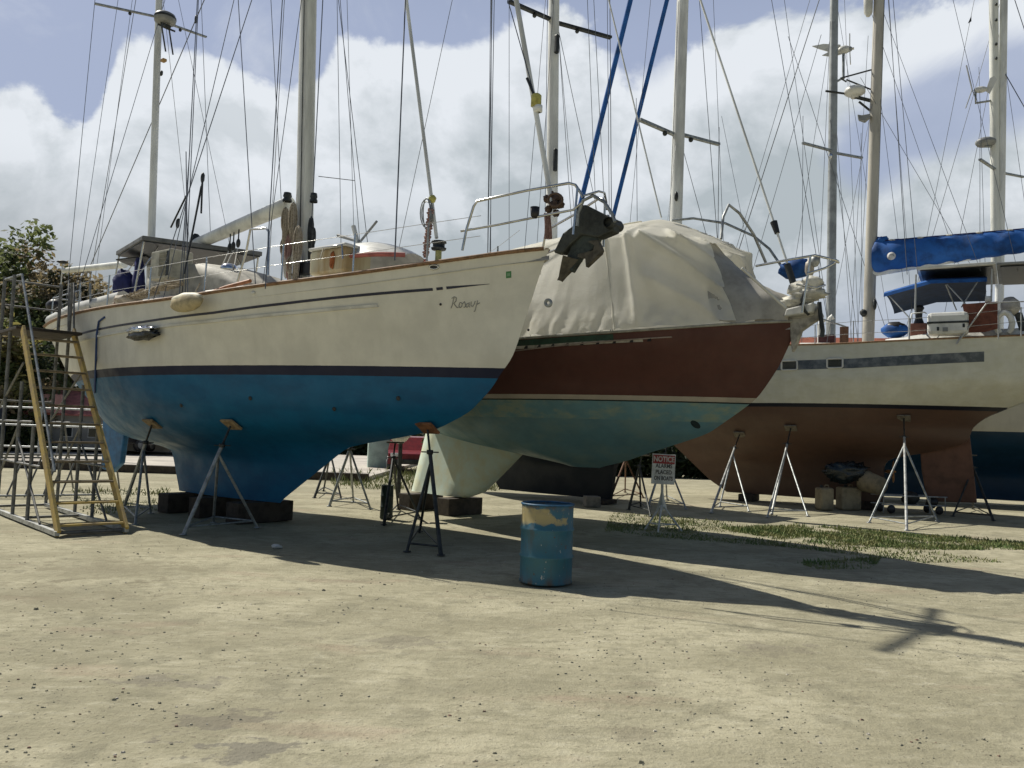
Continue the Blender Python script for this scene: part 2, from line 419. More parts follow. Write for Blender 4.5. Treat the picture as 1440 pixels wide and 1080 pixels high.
c = mixc(nt, mathn(nt, 'MULTIPLY', mapr(nt, n4, 0.56, 0.72), 0.42), c, (0.36, 0.265, 0.20))
c = mixc(nt, mathn(nt, 'MULTIPLY', mapr(nt, n3, 0.58, 0.68), 0.8), c, (0.12, 0.10, 0.075))
c = mixc(nt, mathn(nt, 'MULTIPLY', mapr(nt, noisen(nt, tc, 60, 3, 0.6), 0.66, 0.74), 0.55), c, (0.55, 0.52, 0.43))
def stain(px, py, r_, amt, colr, c, sx=1.0):
    P = ground(px, py); s_ = node(nt, 'ShaderNodeVectorMath', operation='SUBTRACT'); nt.links.new(tc, s_.inputs[0]); s_.inputs[1].default_value = (P.x, P.y, 0)
    l = node(nt, 'ShaderNodeVectorMath', operation='LENGTH'); nt.links.new(mapping(nt, s_.outputs[0], (sx, 1, 0)), l.inputs[0])
    d = mathn(nt, 'ADD', mathn(nt, 'ADD', l.outputs['Value'], mathn(nt, 'MULTIPLY', mathn(nt, 'SUBTRACT', n2, 0.5), r_ * 6.0)), mathn(nt, 'MULTIPLY', mathn(nt, 'SUBTRACT', n5, 0.5), r_ * 3.5))
    return mixc(nt, mathn(nt, 'MULTIPLY', mapr(nt, d, r_ * 0.55, r_ * 1.0, 1, 0), amt), c, colr)
for q in ((355, 1055, .15, .6, (0.115, 0.108, 0.10)), (300, 1012, .17, .7, (0.13, 0.115, 0.105)), (235, 955, .16, .5, (0.15, 0.135, 0.115)), (560, 900, .2, .45, (0.15, 0.135, 0.11)),
          (150, 800, .55, .55, (0.19, 0.17, 0.115)), (60, 835, .5, .45, (0.19, 0.17, 0.115)), (1085, 910, .16, .5, (0.16, 0.14, 0.115)), (890, 1030, .14, .45, (0.17, 0.15, 0.11))):
    c = stain(*q[:5], c, 0.6)
# faint wheel tracks where cars cross the yard
trk = mathn(nt, 'ABSOLUTE', mathn(nt, 'SUBTRACT', mathn(nt, 'MODULO', mathn(nt, 'ADD', mathn(nt, 'ADD', mathn(nt, 'MULTIPLY', (lambda s_: (nt.links.new(tc, s_.inputs[0]), s_.outputs[1])[1])(node(nt, 'ShaderNodeSeparateXYZ')), 0.9), mathn(nt, 'MULTIPLY', (lambda s_: (nt.links.new(tc, s_.inputs[0]), s_.outputs[0])[1])(node(nt, 'ShaderNodeSeparateXYZ')), -0.42)), mathn(nt, 'MULTIPLY', n1, 1.2)), 1.55), 0.75))
c = mixc(nt, mathn(nt, 'MULTIPLY', mapr(nt, trk, 0.30, 0.10, 0.0, 1.0), 0.4), c, (0.275, 0.255, 0.175))
nt.links.new(c, p.inputs['Base Color']); p.inputs['Roughness'].default_value = 0.95; p.inputs['Specular IOR Level'].default_value = 0.15
hh = mathn(nt, 'ADD', mathn(nt, 'MULTIPLY', n3, 0.5), mathn(nt, 'MULTIPLY', noisen(nt, tc, 9, 6, 0.65), 0.8))
bump(nt, p, hh, 0.75, 0.03)
tag(gm.build('ground', GM), kind='structure')

# loose stones lying on the sand
pm = [MB(), MB(), MB()]; rr = random.Random(5)
for i in range(24000):
    y = 2.6 + 17 * rr.random() ** 1.7; x = (rr.random() - .5) * 2 * (0.70 * y + 0.6)
    if noise.noise(V((x * .5, y * .5, 9))) + .7 * noise.noise(V((x * 1.9, y * 1.9, 2))) < -0.05 + 0.3 * (rr.random() - .5): continue
    s_ = 0.0022 + 0.009 * rr.random() ** 4 + (0.009 if rr.random() < 0.008 else 0)
    vs = [V((math.cos(a) * s_ * (1 + .5 * rr.random()), math.sin(a) * s_ * (.7 + .5 * rr.random()), 0)) for a in [k * math.pi * 2 / 5 + rr.random() * .5 for k in range(5)]]
    o = V((x, y, gh(x, y) - 0.002)); t_ = [v_ * .55 + V((0, 0, s_ * (.6 + .5 * rr.random()))) for v_ in vs]
    pm[0 if i % 7 else (1 if i % 14 else 2)].add([o + q for q in vs + t_], [(k, (k+1) % 5, (k+1) % 5 + 5, k + 5) for k in range(5)] + [(5, 6, 7, 8, 9)])
for q, nm_, c_ in zip(pm, ('stones', 'pale_stones', 'reddish_stones'), ((0.34, 0.32, 0.235), (0.52, 0.48, 0.4), (0.28, 0.19, 0.14))):
    tag(q.build(nm_, mat(nm_, c_, 0.9, 0, 0.3, 30)), kind='stuff')

# grass in the strip under the right-hand boats and behind the keels
GRM, nt, p = newmat('grass_blades'); tc = node(nt, 'ShaderNodeTexCoord').outputs['Object']
nt.links.new(mixc(nt, mapr(nt, noisen(nt, tc, 2.2, 4), .35, .65), (0.12, 0.18, 0.05), (0.26, 0.26, 0.11)), p.inputs['Base Color']); p.inputs['Roughness'].default_value = 0.8
gb = MB(); rr = random.Random(8)
def grass_patch(poly_px, n, hmin, hmax, thr=0.0):
    P = [ground(*q) for q in poly_px]; x0, x1 = min(q.x for q in P), max(q.x for q in P); y0, y1 = min(q.y for q in P), max(q.y for q in P); k = 0
    while k < n:
        k += 1; x, y = x0 + (x1 - x0) * rr.random(), y0 + (y1 - y0) * rr.random()
        ins = False; j = len(P) - 1
        for i in range(len(P)):
            if (P[i].y > y) != (P[j].y > y) and x < (P[j].x - P[i].x) * (y - P[i].y) / (P[j].y - P[i].y) + P[i].x: ins = not ins
            j = i
        if not ins or noise.noise(V((x * .9, y * .9, 3))) + 0.5 * noise.noise(V((x * 3, y * 3, 1))) < thr + .75 * (rr.random() - .5): continue
        h_ = hmin + (hmax * 1.9 - hmin) * rr.random() ** 3 * (.4 + 1.2 * abs(noise.noise(V((x * 1.3, y * 1.3, 8))))); a = rr.random() * 6.28; w_ = 0.008 + 0.008 * rr.random(); ln = V((rr.random() - .5, rr.random() - .5, 0)) * h_ * 1.2
        o = V((x, y, gh(x, y) - .005)); t_ = V((math.cos(a), math.sin(a), 0)) * w_
        gb.add([o - t_, o + t_, o + ln * .5 + t_ * .6 + V((0, 0, h_ * .65)), o + ln + V((0, 0, h_))], [(0, 1, 2, 3)])
grass_patch([(1010, 742), (1130, 738), (1300, 752), (1440, 762), (1500, 775), (1440, 772), (1300, 772), (1180, 765), (1090, 758)], 52000, 0.012, 0.06, -0.22)
grass_patch([(860, 720), (1000, 730), (1240, 765), (1420, 790), (1300, 790), (1100, 768), (960, 758), (850, 748)], 40000, 0.010, 0.045, -0.12)
grass_patch([(1120, 790), (1240, 782), (1230, 798), (1150, 800)], 3000, 0.02, 0.05, 0.05)
grass_patch([(460, 668), (600, 662), (740, 655), (760, 690), (640, 690), (470, 686)], 16000, 0.06, 0.22, -0.25)
grass_patch([(100, 690), (240, 686), (240, 715), (120, 725)], 5000, 0.03, 0.10, 0.1)
tag(gb.build('grass', GRM), kind='stuff')

# ------------------------------------------------------------------ boat with the pale topsides and blue bottom
B1 = Boat('ketch_yacht', 'large cream and blue two masted sailing yacht propped ashore nearest the camera', 'sailing boat', -3.7, 13.35, -37, -1)
B1.hull = Hull(
    XA=[(.35, -3.04), (1.05, -3.33), (1.16, -3.40), (1.20, -4.1), (1.26, -4.7), (1.38, -5.3), (1.62, -5.7), (2.0, -6.05), (2.5, -6.45), (3.6, -7.15)],
    XF=[(.35, -.10), (.45, .05), (1.36, 1.56), (1.43, 2.15), (1.62, 3.28), (1.89, 3.92), (2.2, 4.28), (2.45, 4.47), (2.6, 4.62), (4.0, 5.42)],
    B=[(.35, .13), (.9, .22), (1.12, .32), (1.24, .60), (1.35, .95), (1.6, 1.33), (2.0, 1.64), (2.5, 1.82), (3.6, 1.93)],
    TW=[(.35, .3), (1.1, .2), (1.3, .16), (2.0, .22), (2.6, .36), (3.6, .47)], ZT=3.55, WL=2.45,
    SH=[(-7.8, 3.55), (-4, 3.5), (-.5, 3.47), (2, 3.6), (3.5, 3.75), (5.6, 4.10)], um=.45)
hm1 = hullmat('hull_paint_blue', [(0, (0.008, 0.135, 0.29), ((0.006, 0.075, 0.18), .6)), (2.35, (0.012, 0.017, 0.05), None), (2.485, (0.80, 0.78, 0.69), None)], 0.45, 0.14)
hull = B1.part('hull', B1.hull.mesh(), hm1)
B1.part('deck', B1.hull.deck(0.14), mat('deck_paint', (0.55, 0.53, 0.47), 0.7, 0, .2, 5))
B1.part('cap_rail', B1.hull.rail(0.012, 0.045, 0.0, .995), M_teak)
hp = [B1.hit(*q) for q in ((112, 480), (200, 463), (300, 452), (420, 440), (532, 430))]
B1.part('rubbing_strake', strip_solid(B1, hp, 0.035, 0.03), M_white)
hp = [B1.hit(*q) for q in ((112, 470), (200, 453), (300, 440), (400, 427), (500, 416), (609, 407))]
M_navyp = mat('navy_paint', (0.012, 0.017, 0.05), 0.35, 0, .2, 5)
B1.part('cove_stripe', ribbon(B1, hp, 0.035), M_navyp)
B1.part('cove_stripe', ribbon(B1, [B1.hit(614, 406.5), B1.hit(623, 405.5)], 0.035, dense=4), M_navyp)
B1.part('cove_stripe', ribbon(B1, [B1.hit(628, 405), B1.hit(689, 399.5)], 0.036, taper=True), M_navyp)
# ship's name in script on the bow
st = [[(352,652),(372,600),(385,530),(405,488)], [(362,512),(398,486),(430,500),(424,548),(394,582),(410,610),(440,645),(458,640)],
      [(480,572),(464,620),(480,646),(506,630),(515,590),(496,570),(480,572)], [(515,592),(546,556),(560,600),(556,636),(534,640)],
      [(606,580),(576,596),(566,630),(586,642),(610,604),(616,570),(612,630),(628,636)], [(646,556),(640,612),(660,632),(690,592),(702,548)], [(738,540),(716,620),(698,694),(682,698)], [(726,600),(770,574)]]
nm = MB()
for s_ in st:
    pp = []
    for a, b in zip(s_, s_[1:]): pp += [(a[0] + (b[0]-a[0])*k/4, a[1] + (b[1]-a[1])*k/4) for k in range(4)]
    pp.append(s_[-1]); nm.path([B1.hit(600 + x/10.286, 370 + y/10.286, 0.004) for x, y in pp], 0.0062, 6)
B1.part('name_lettering', nm, mat('letter_grey', (0.30, 0.30, 0.28), .5))
sq_ = [B1.hit(x, y, .004) for x, y in ((711.5, 382), (719, 381), (719, 390.5), (711.5, 391.5))]
st_ = MB().add(sq_, [(0, 1, 2, 3)]); sk = B1.part('registration_sticker', st_, mat('sticker_green', (0.06, 0.22, 0.08), .5))
B1.part('sticker_mark', MB().add([B1.hit(x, y, .006) for x, y in ((713.3, 384.5), (717.2, 384), (717.2, 388), (713.3, 388.6))], [(0, 1, 2, 3)]), mat('sticker_pale', (0.2, 0.36, 0.22), .5), sk)
def ring_on(B, px, py, wpx, hpx, r):
    return [B.hit(px + wpx * math.cos(t), py + hpx * math.sin(t), r * .6) for t in [k * math.pi / 8 for k in range(16)]]
f_ = B1.part('fairlead', MB().path(ring_on(B1, 610, 375.5, 6.5, 3, .012), .013, 6, True), M_steel)
B1.part('fairlead_hole', MB().add([p_ for p_ in ring_on(B1, 610, 375.5, 5, 2, .009)], [tuple(range(16))]), M_black, f_)
B1.part('hull_port', MB().path(ring_on(B1, 771, 426, 4, 4.4, .012), .02, 6, True), M_galv)
for q in ((743, 464), (619.5, 428)): B1.part('drain_fitting', MB().blob(B1.hit(*q), .018, 8, 5, 0), M_black)
B1.part('name_plate_white', MB().blob(B1.hit(356, 411.5), (.045, .02, .028), 8, 6, 0), M_white)
for q in ((470, 575), (352, 560), (255, 570), (560, 560)):
    B1.part('skin_fitting', MB().lathe([(0, .012), (.03, .012), (.036, 0)], B1.hit(*q, .004), 12, Matrix.Rotation(rad(100), 3, 'X')), M_dark)
# rudder on its skeg
zb = lambda x, z: V((x, 0, z))
rp = [zb(-5.15, 1.45), zb(-5.25, .75), zb(-5.6, .55), zb(-6.0, .6), zb(-6.05, 1.0), zb(-6.1, 1.75)]
B1.part('rudder', MB().prism(rp, (0, .12, 0)), mat('rudder_blue', (0.02, 0.15, 0.34), .45), None, .03)
# coachroof, dodger, windscreen
def lofted(B, secs, name, mt, parent=None, cap=True):
    """secs: list of (x, z0, z1, halfwidth bottom, halfwidth top)"""
    rows = []
    for x, z0, z1, wb, wt_ in secs:
        h = z1 - z0
        rows.append([V((x, -wb, z0)), V((x, -wb * .98, z0 + h * .5)), V((x, -wt_, z0 + h * .88)), V((x, -wt_ * .8, z1 - h*.03)), V((x, 0, z1 + .04)), V((x, wt_ * .8, z1 - h*.03)), V((x, wt_, z0 + h * .88)), V((x, wb * .98, z0 + h * .5)), V((x, wb, z0))])
    m_ = MB().grid(rows)
    if cap:
        m_.add(rows[0], [tuple(range(9))]); m_.add(rows[-1], [tuple(reversed(range(9)))])
    return B.part(name, m_, mt, parent)
roof = lofted(B1, [(-4.6, 3.4, 3.62, 1.15, .95), (-3.2, 3.38, 3.86, 1.2, 1.05), (0, 3.38, 3.86, 1.15, 1.0), (1.6, 3.42, 3.82, .9, .75), (2.4, 3.5, 3.6, .6, .5)], 'coachroof', M_white)
dz = lofted(B1, [(-2.95, 3.8, 4.26, 1.0, .96), (-2.4, 3.8, 4.40, 1.02, .97), (-1.5, 3.8, 4.38, 1.0, .95), (-.8, 3.8, 4.20, .95, .88), (-.4, 3.8, 3.95, .9, .8)], 'hard_dodger', mat('dodger_cream', (0.42, 0.40, 0.34), .65))
for a, b, w_ in ((-1.42, -1.30, .98),):
    B1.part('dodger_window', MB().add([V((-2.1, -1.035, 3.98)), V((-1.75, -1.035, 3.98)), V((-1.65, -1.0, 4.36)), V((-2.1, -1.0, 4.36))], [(0, 1, 2, 3)]), M_glass, dz)
P = B1.on(322, 379, -.62); B1.part('dodger_dome', MB().blob(P, (.15, .15, .11), 14, 10, 0), M_chrome, dz)
B1.part('cockpit_coaming', MB().path([V((-6.6, -1.0, 3.62)), V((-5.2, -1.15, 3.72)), V((-3.3, -1.2, 3.82))], [.12, .16, .14], 8), M_white)
# bimini: flat grey panel on posts over the cockpit
zt = 4.93
bc = [B1.onz(200, 334, zt), B1.onz(369, 357, zt), B1.onz(163, 356, zt)]
bd = bc[2] + (bc[1] - bc[0])
bmn = B1.part('bimini_panel', MB().prism([bc[0], bc[1], bd, bc[2]], (0, 0, .085)), mat('bimini_grey', (.16, .165, .165), .6), None, .012)
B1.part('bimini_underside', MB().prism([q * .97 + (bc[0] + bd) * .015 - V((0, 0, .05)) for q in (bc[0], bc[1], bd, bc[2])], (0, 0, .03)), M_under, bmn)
for q in (bc[0], bc[1], bd, bc[2]):
    c_ = (bc[0] + bd) / 2; t_ = q + (c_ - q) * .05; b_ = V((t_.x - .25, max(-1.35, min(1.35, t_.y * 1.05)), 3.5))
    B1.part('bimini_post', MB().tube(b_, t_, .018), M_steel)
    B1.part('bimini_strut', MB().tube((b_ + t_) / 2, q + (c_ - q) * .35 - V((0, 0, .03)), .012), M_steel)
wq = [B1.on(150, 360, -1.1), B1.on(202, 366, -1.0), B1.on(196, 375, -.5)]
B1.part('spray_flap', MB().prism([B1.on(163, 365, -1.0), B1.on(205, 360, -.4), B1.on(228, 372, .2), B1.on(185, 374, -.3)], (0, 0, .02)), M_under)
# main mast: oval extrusion with a lighter furling section and dark slot
mm, p0, p1 = B1.spar('main_mast', (424.5, 372), (431.5, 0), 3.4, 19.5, .15, M_alu, 0, .62)
B1.part('furling_section', MB().tube(p0 + V((.13, 0.0, .35)), p1 + V((.13, 0.0, -.4)), .085, .08, 14), M_cream, mm)
B1.part('luff_slot', MB().tube(p0 + V((.045, -.10, .4)), p1 + V((.045, -.09, -.4)), .008, .008, 5), M_dark, mm)
B1.part('mast_collar', MB().lathe([(.19, 0), (.2, .05), (.17, .12), (.0, .12)], p0 + V((0, 0, 0))), M_dark, mm)
mast1 = p0; M1x = p0.x
top1 = p1
for yl, L in ((-1, 1), (1, 1)):
    B1.part('spreader', MB().beam(V((p0.x + .1, 0, 10.8)), V((p0.x - .15, yl * 1.15, 10.95)), .10, .05), M_alu, mm)
# winches and halyard coils at the mast foot
for px_, py_, yl, hh_, rr_, mt_ in ((413, 285, -.2, .9, .055, M_rope), (402, 292, -.1, .7, .05, M_rope), (408, 330, -.22, .75, .06, M_rope2), (418, 345, -.25, .6, .06, M_ropew), (400, 335, .1, .5, .05, M_rope), (438, 305, -.1, .75, .035, M_dark), (441, 320, .05, .5, .03, M_dark), (408, 300, .05, 1.0, .07, M_rope), (420, 318, -.28, .95, .06, M_rope), (412, 360, -.25, .5, .09, M_rope), (404, 345, -.15, .55, .06, M_ropew)):
    T = B1.on(px_, py_, yl); cm = MB()
    for k in range(10):
        a = k * .9; w_ = rr_ * (1 + .3 * math.sin(a * 3)); l_ = hh_ * (.75 + .25 * math.cos(k * 2.1))
        cm.path([T + V((w_ * math.sin(t) * math.cos(a), w_ * math.sin(t) * math.sin(a), -l_ / 2 + l_ / 2 * math.cos(t))) for t in [q * math.pi / 6 for q in range(12)]], .015, 5, True)
    B1.part('halyard_coil', cm, mt_, mm)
P = B1.on(404, 281, -.12); B1.part('mast_winch', MB().lathe([(.0, .12), (.06, .12), (.075, .06), (.055, .03), (.08, 0), (.08, -.03)], P, 16), M_dark, mm)
P = B1.on(441, 282, -.12); B1.part('mast_winch', MB().lathe([(.0, .12), (.05, .12), (.06, .06), (.05, .03), (.065, 0), (.065, -.03)], P, 16), M_dark, mm)
P = B1.on(428, 378, -.15); B1.part('mast_step_box', MB().box(P, (.18, .14, .2)), M_black, mm, .02)
# main boom and its gear
bo = B1.part('main_boom', MB().tube(B1.on(277, 343), B1.on(408, 287), .105, .135, 18), M_cream)
B1.part('boom_track', MB().tube(B1.on(281, 335, -.02), B1.on(378, 293, -.02), .014), M_dark, bo)
B1.part('boom_end', MB().blob(B1.on(276, 338), (.05, .11, .13), 10, 8, .1), M_dark, bo)
for q in ((323, 348), (328, 346), (335, 342)):
    P = B1.on(*q, -.1); bl = B1.part('sheet_block', MB().blob(P, (.05, .035, .085), 10, 7, 0), M_dark, bo); B1.part('block_strap', MB().tube(P + V((0, 0, .06)), P + V((0, 0, .25)), .012), M_dark, bl)
for a, b in (((322, 352), (308, 385)), ((328, 352), (312, 388)), ((334, 350), (328, 384))): B1.wire(a, -.1, b, -.5, .011, 1, M_ropew, 'mainsheet')
B1.wire((396, 292), .0, (381, 0), -.3, .006, 1.2, None, 'topping_lift')
# mizzen mast with radar
mz, q0, q1 = B1.spar('mizzen_mast', (213, 332), (222.5, 40), 3.4, 14.0, .09, M_alu, 0, .8)
P = B1.on(232, 30, -.22); rd = B1.part('radar_dome', MB().lathe([(0, .17), (.13, .165), (.19, .13), (.21, .06), (.2, -.02), (.12, -.05), (0, -.05)], P, 24), M_grey, mz)
B1.part('radar_band', MB().lathe([(.213, .045), (.214, .065), (.212, .085)], P, 24), M_dark, rd)
bk = MB()
for dy in (-.08, .08):
    bk.tube(P + V((0, dy, -.05)), P + V((-.12, dy + .2, -.55)), .016); bk.tube(P + V((-.12, dy, -.06)), P + V((-.1, dy + .2, -.06)), .02)
bk.tube(P + V((.05, -.08, -.12)), P + V((.05, .08, -.12)), .05); B1.part('radar_bracket', bk, M_dark, rd)
for a, ya, b, yb in (((222, 24), -.0, (133, 5), -1.15), ((222, 28), .05, (290, 52), 1.25)):
    A, Bq = B1.on(*a, ya), B1.on(*b, yb); s_ = B1.part('spreader', MB().beam(A, Bq, .06, .03), M_galv, mz)
    B1.part('spreader_light', MB().blob(A + (Bq - A) * .45 - V((0, 0, .05)), .035, 8, 6, 0), M_dark, s_)
P = B1.on(230, 85, -.08); B1.part('steaming_light', MB().box(P, (.12, .09, .06)), mat('amber_lamp', (.4, .24, .08), .4), mz, .015)
P = B1.on(227, 103, -.06); B1.part('mast_cleat', MB().blob(P, (.04, .03, .06), 8, 6, .1), M_dark, mz)
mb_ = B1.part('mizzen_boom', MB().tube(B1.on(90, 380.5), B1.on(175, 372), .06, .075, 14), M_cream)
P = B1.on(88, 369); ant = B1.part('stern_antenna', MB().tube(V((P.x, P.y, 3.5)), P, .014), M_white)
B1.part('antenna_disc', MB().lathe([(0, .05), (.10, .03), (.13, 0), (.05, -.03), (0, -.03)], P, 16), M_dark, ant)
# standing and running rigging
for a, ya, b, yb, r_ in (((98, 372), -1.2, (133, 5), -1.15, .006), ((108, 400), -1.1, (166, 0), -.6, .005), ((126, 400), .9, (191, 0), .6, .007), ((130, 420), .2, (186, 0), .2, .005),
        ((142, 300), -1.2, (217, 50), -.15, .006), ((150, 320), .4, (276, 26), -.1, .009), ((322, 340), 1.4, (251, 0), .6, .005), ((262, 300), -1.0, (276, 28), -.3, .009), ((264, 330), -1.2, (279, 0), -.3, .008),
        ((261, 290), 1.2, (236, 60), .1, .005), ((296, 330), 1.0, (283, 0), .6, .006), ((260, 292), -1.2, (329, 0), -.4, .007), ((266, 268), -1.2, (354, 0), -.4, .008), ((355, 330), -1.5, (335, 0), -.9, .007),
        ((374, 390), -1.75, (397, 0), -1.0, .008), ((381, 330), 1.7, (400, 0), 1.0, .007), ((383, 300), -.4, (424, 0), -.15, .006), ((437, 340), -.1, (454, 0), -.1, .009),
        ((480, 374), 1.6, (474, 0), 1.0, .006), ((518, 350), 1.7, (476, 0), 1.0, .007), ((506, 340), 1.6, (480, 20), 1.0, .006), ((498, 340), 1.6, (488, 0), 1.0, .005),
        ((555, 366), -1.62, (570, 0), -.9, .010), ((563, 340), 1.3, (636, 0), 1.0, .005), ((686, 355), .9, (692, 0), .9, .007), ((689, 355), .95, (695, 0), .95, .006), ((252, 418), -1.75, (264, 250), -1.2, .009), ((264, 416), -1.75, (262, 250), -1.2, .009)):
    B1.wire(a, ya, b, yb, r_, 1.25)
for a, ya, b, yb in (((240, 320), -1.3, (262, 275), -1.25), ((259, 385), -1.7, (286, 250), -1.2), ((283, 300), -1.3, (285, 250), -1.3), ((271, 325), -1.4, (283, 262), -1.3)):
    B1.wire(a, ya, b, yb, .016, 1, M_dark, 'rigging_tackle')
for q, yl in (((276, 27), -.1), ((250, 314), -1.25), ((285, 250), -1.2)): B1.part('rigging_block', MB().blob(B1.on(*q, yl), (.035, .035, .09), 8, 6, .1), M_dark)
B1.wire((448, 248), .25, (499, 254), 1.2, .007, 1, None, 'flag_halyard_bar')
# furled staysail stay and furled forestay
A = B1.on(618, 352, -.15); ins = B1.wire((614, 335), -.15, (571.5, 0), -.10, .026, 1.9, M_alu, 'staysail_stay', 10)
P = B1.on(617, 347, -.15); dr = B1.part('furling_drum', MB().lathe([(.0, .08), (.105, .075), (.11, .055), (.085, .05), (.085, -.01), (.11, -.02), (.10, -.045), (.03, -.05), (.03, -.16)], P, 22), M_dark, ins)
B1.part('drum_foot', MB().tube(P - V((0, 0, .06)), P - V((0, 0, .2)), .045), mat('yellow_green', (.33, .34, .14), .6), dr)
P = B1.on(608, 280, -.15); B1.part('furler_fitting', MB().blob(P, (.055, .055, .06), 10, 7, .15), M_yellow, ins)
cm = MB()
for k in range(16):
    P = B1.on(606 - k * .5, 296 + k * 4.2, -.2); cm.blob(P, (.05 + .012 * math.sin(k * 2.3), .05, .03), 8, 5, .25, 3, k)
B1.part('hanging_rope', cm, M_rope2, ins)
cm = MB()
for k, (w_, h_) in enumerate(((9, 34), (7, 28), (5, 36))):
    cm.path([B1.on(600 + w_ * math.sin(t) * (1 if k else 1.0), 300 - h_ * .6 * math.cos(t), -.2 - k * .02) for t in [q * math.pi / 8 for q in range(16)]], .009, 5, True)
B1.part('rope_loop', cm, M_galv, ins)
fs = B1.wire((776, 285), -.08, (726, 0), -.08, .034, 1.7, M_alu, 'forestay_tube', 12)
P = B1.on(754, 141, -.08); B1.part('stay_collar', MB().lathe([(.05, -.09), (.07, -.08), (.07, .06), (.05, .08)], P, 14), M_yellow, fs)
P = B1.on(757, 153, -.08); B1.part('stay_joint', MB().lathe([(.035, -.05), (.055, -.04), (.055, .04), (.035, .05)], P, 14), M_alu, fs)
B1.wire((752, 135), -.12, (714, 0), -.12, .007, 1.3, None, 'sheet_line'); B1.wire((752, 136), -.12, (741, 110), -.12, .02, 1, M_dark, 'line_sleeve')
cm = MB()
for k, (dx, dy, rr_) in enumerate(((-9, -12, .05), (-3, -16, .06), (6, -13, .06), (10, -4, .055), (2, -4, .06), (-7, 2, .05), (4, 8, .05))): cm.blob(B1.on(778 + dx, 292 + dy, -.1 + .04 * math.sin(k)), (rr_, rr_, rr_ * .9), 10, 7, .3, 3, k)
cm.path([B1.on(781 + 10 * math.cos(t), 281 + 9 * math.sin(t), -.2) for t in [q * math.pi / 8 for q in range(16)]], .016, 6, True)
B1.part('furling_gear', cm, mat('brown_leather', (.10, .065, .045), .8, 0, .4, 12, .3), fs)
cm = MB()
for k in range(6): cm.path([B1.on(766 + k * 1.6 + math.sin(t * 3 + k) * 1.2, 300 + t * 36, -.12 + .02 * k) for t in [q / 6 for q in range(7)]], .013, 5)
B1.part('furling_line', cm, M_rope2, fs)
P = B1.on(752, 300, -.55); lt = B1.part('deck_light', MB().lathe([(.0, .075), (.06, .075), (.05, -.03), (.03, -.06), (0, -.06)], P, 14), M_black)
# pulpit
for g in (1, -1):
    def pp(px_, py_, yl):
        q = B1.on(px_, py_, yl); return V((q.x, q.y * g, q.z))
    B1.part('pulpit_rail', MB().path([pp(650, 352, -.85), pp(656, 322, -.83), pp(666, 290, -.80), pp(671, 283, -.79), pp(740, 268, -.58), pp(800, 257.5, -.36), pp(809, 260, -.33), pp(816, 270, -.30), pp(820, 278, -.29)], .018, 8), M_steel)
    B1.part('pulpit_rail', MB().path([pp(648, 325, -.84), pp(700, 316, -.7), pp(760, 304, -.52), pp(806, 295, -.36), pp(818, 285, -.32)], .016, 8), M_steel)
    B1.part('pulpit_post', MB().tube(pp(806, 330, -.36), pp(812, 264, -.33), .016), M_steel)
arc = [(812, 318), (813, 300), (820, 282), (834, 275), (850, 284), (862, 303), (865, 312)]
for yl in (-.16, .16): B1.part('roller_hoop', MB().path([B1.on(a, b, yl) for a, b in arc], .022, 8), M_galv)
B1.part('pulpit_hoop', MB().path([B1.on(*q, y_) for q, y_ in (((818, 276), -.3), ((842, 269), -.1), ((850, 271), .05), ((853, 285), .25))], .014, 8), M_steel)
# stem head fitting and anchor
def pxp(B, poly, yl=0.0): return [B.on(a, b, yl) for a, b in poly]
hd = B1.part('stemhead_fitting', MB().prism(pxp(B1, [(783, 357), (796, 330), (812, 318), (812, 291), (828, 290), (850, 301), (868, 309), (867, 327), (845, 336), (822, 332), (808, 345), (796, 358)]), (0, .17, 0)), mat('bronze_dark', (.05, .055, .048), .65, .2, .4, 9, .3), None, .02)
B1.part('bow_roller', MB().lathe([(.06, -.15), (.075, -.1), (.05, 0), (.075, .1), (.06, .15)], B1.on(863, 316), 16, Matrix.Rotation(rad(90), 3, 'X')), M_dark, hd)
an = B1.part('anchor_shank', MB().prism(pxp(B1, [(814, 322), (846, 334), (836, 352), (820, 362), (806, 384), (796, 372)]), (0, .09, 0)), M_galv if False else mat('anchor_galv', (.05, .062, .055), .65, .3, .4, 9, .2), None, .015)
rows = []
for t in [k / 8 for k in range(9)]:
    a = (800 + (786 - 800) * t, 362 + (394 - 362) * t); b = (816 + (790 - 816) * t, 366 + (396 - 366) * t); w_ = .13 * (1 - t) ** .8 + .01
    pa, pb = B1.on(*a), B1.on(*b); rows.append([V((pa.x, -w_, pa.z)), V((pb.x, -w_ * .45, pb.z)), V((pb.x + .01, 0, pb.z - .01)), V((pb.x, w_ * .45, pb.z)), V((pa.x, w_, pa.z)), V((pa.x - .03, 0, pa.z))])
B1.part('anchor_fluke', MB().grid(rows, False, True), mat('anchor_rusty', (.10, .09, .07), .8, .2, .4, 10, .2), an)
B1.part('anchor_hook', MB().prism(pxp(B1, [(828, 340), (842, 338), (848, 352), (846, 357), (826, 376), (825, 364), (814, 362), (815, 358), (836, 353), (838, 346)], -.05), (0, .07, 0)), mat('anchor_rusty', (.15, .115, .085)), an)
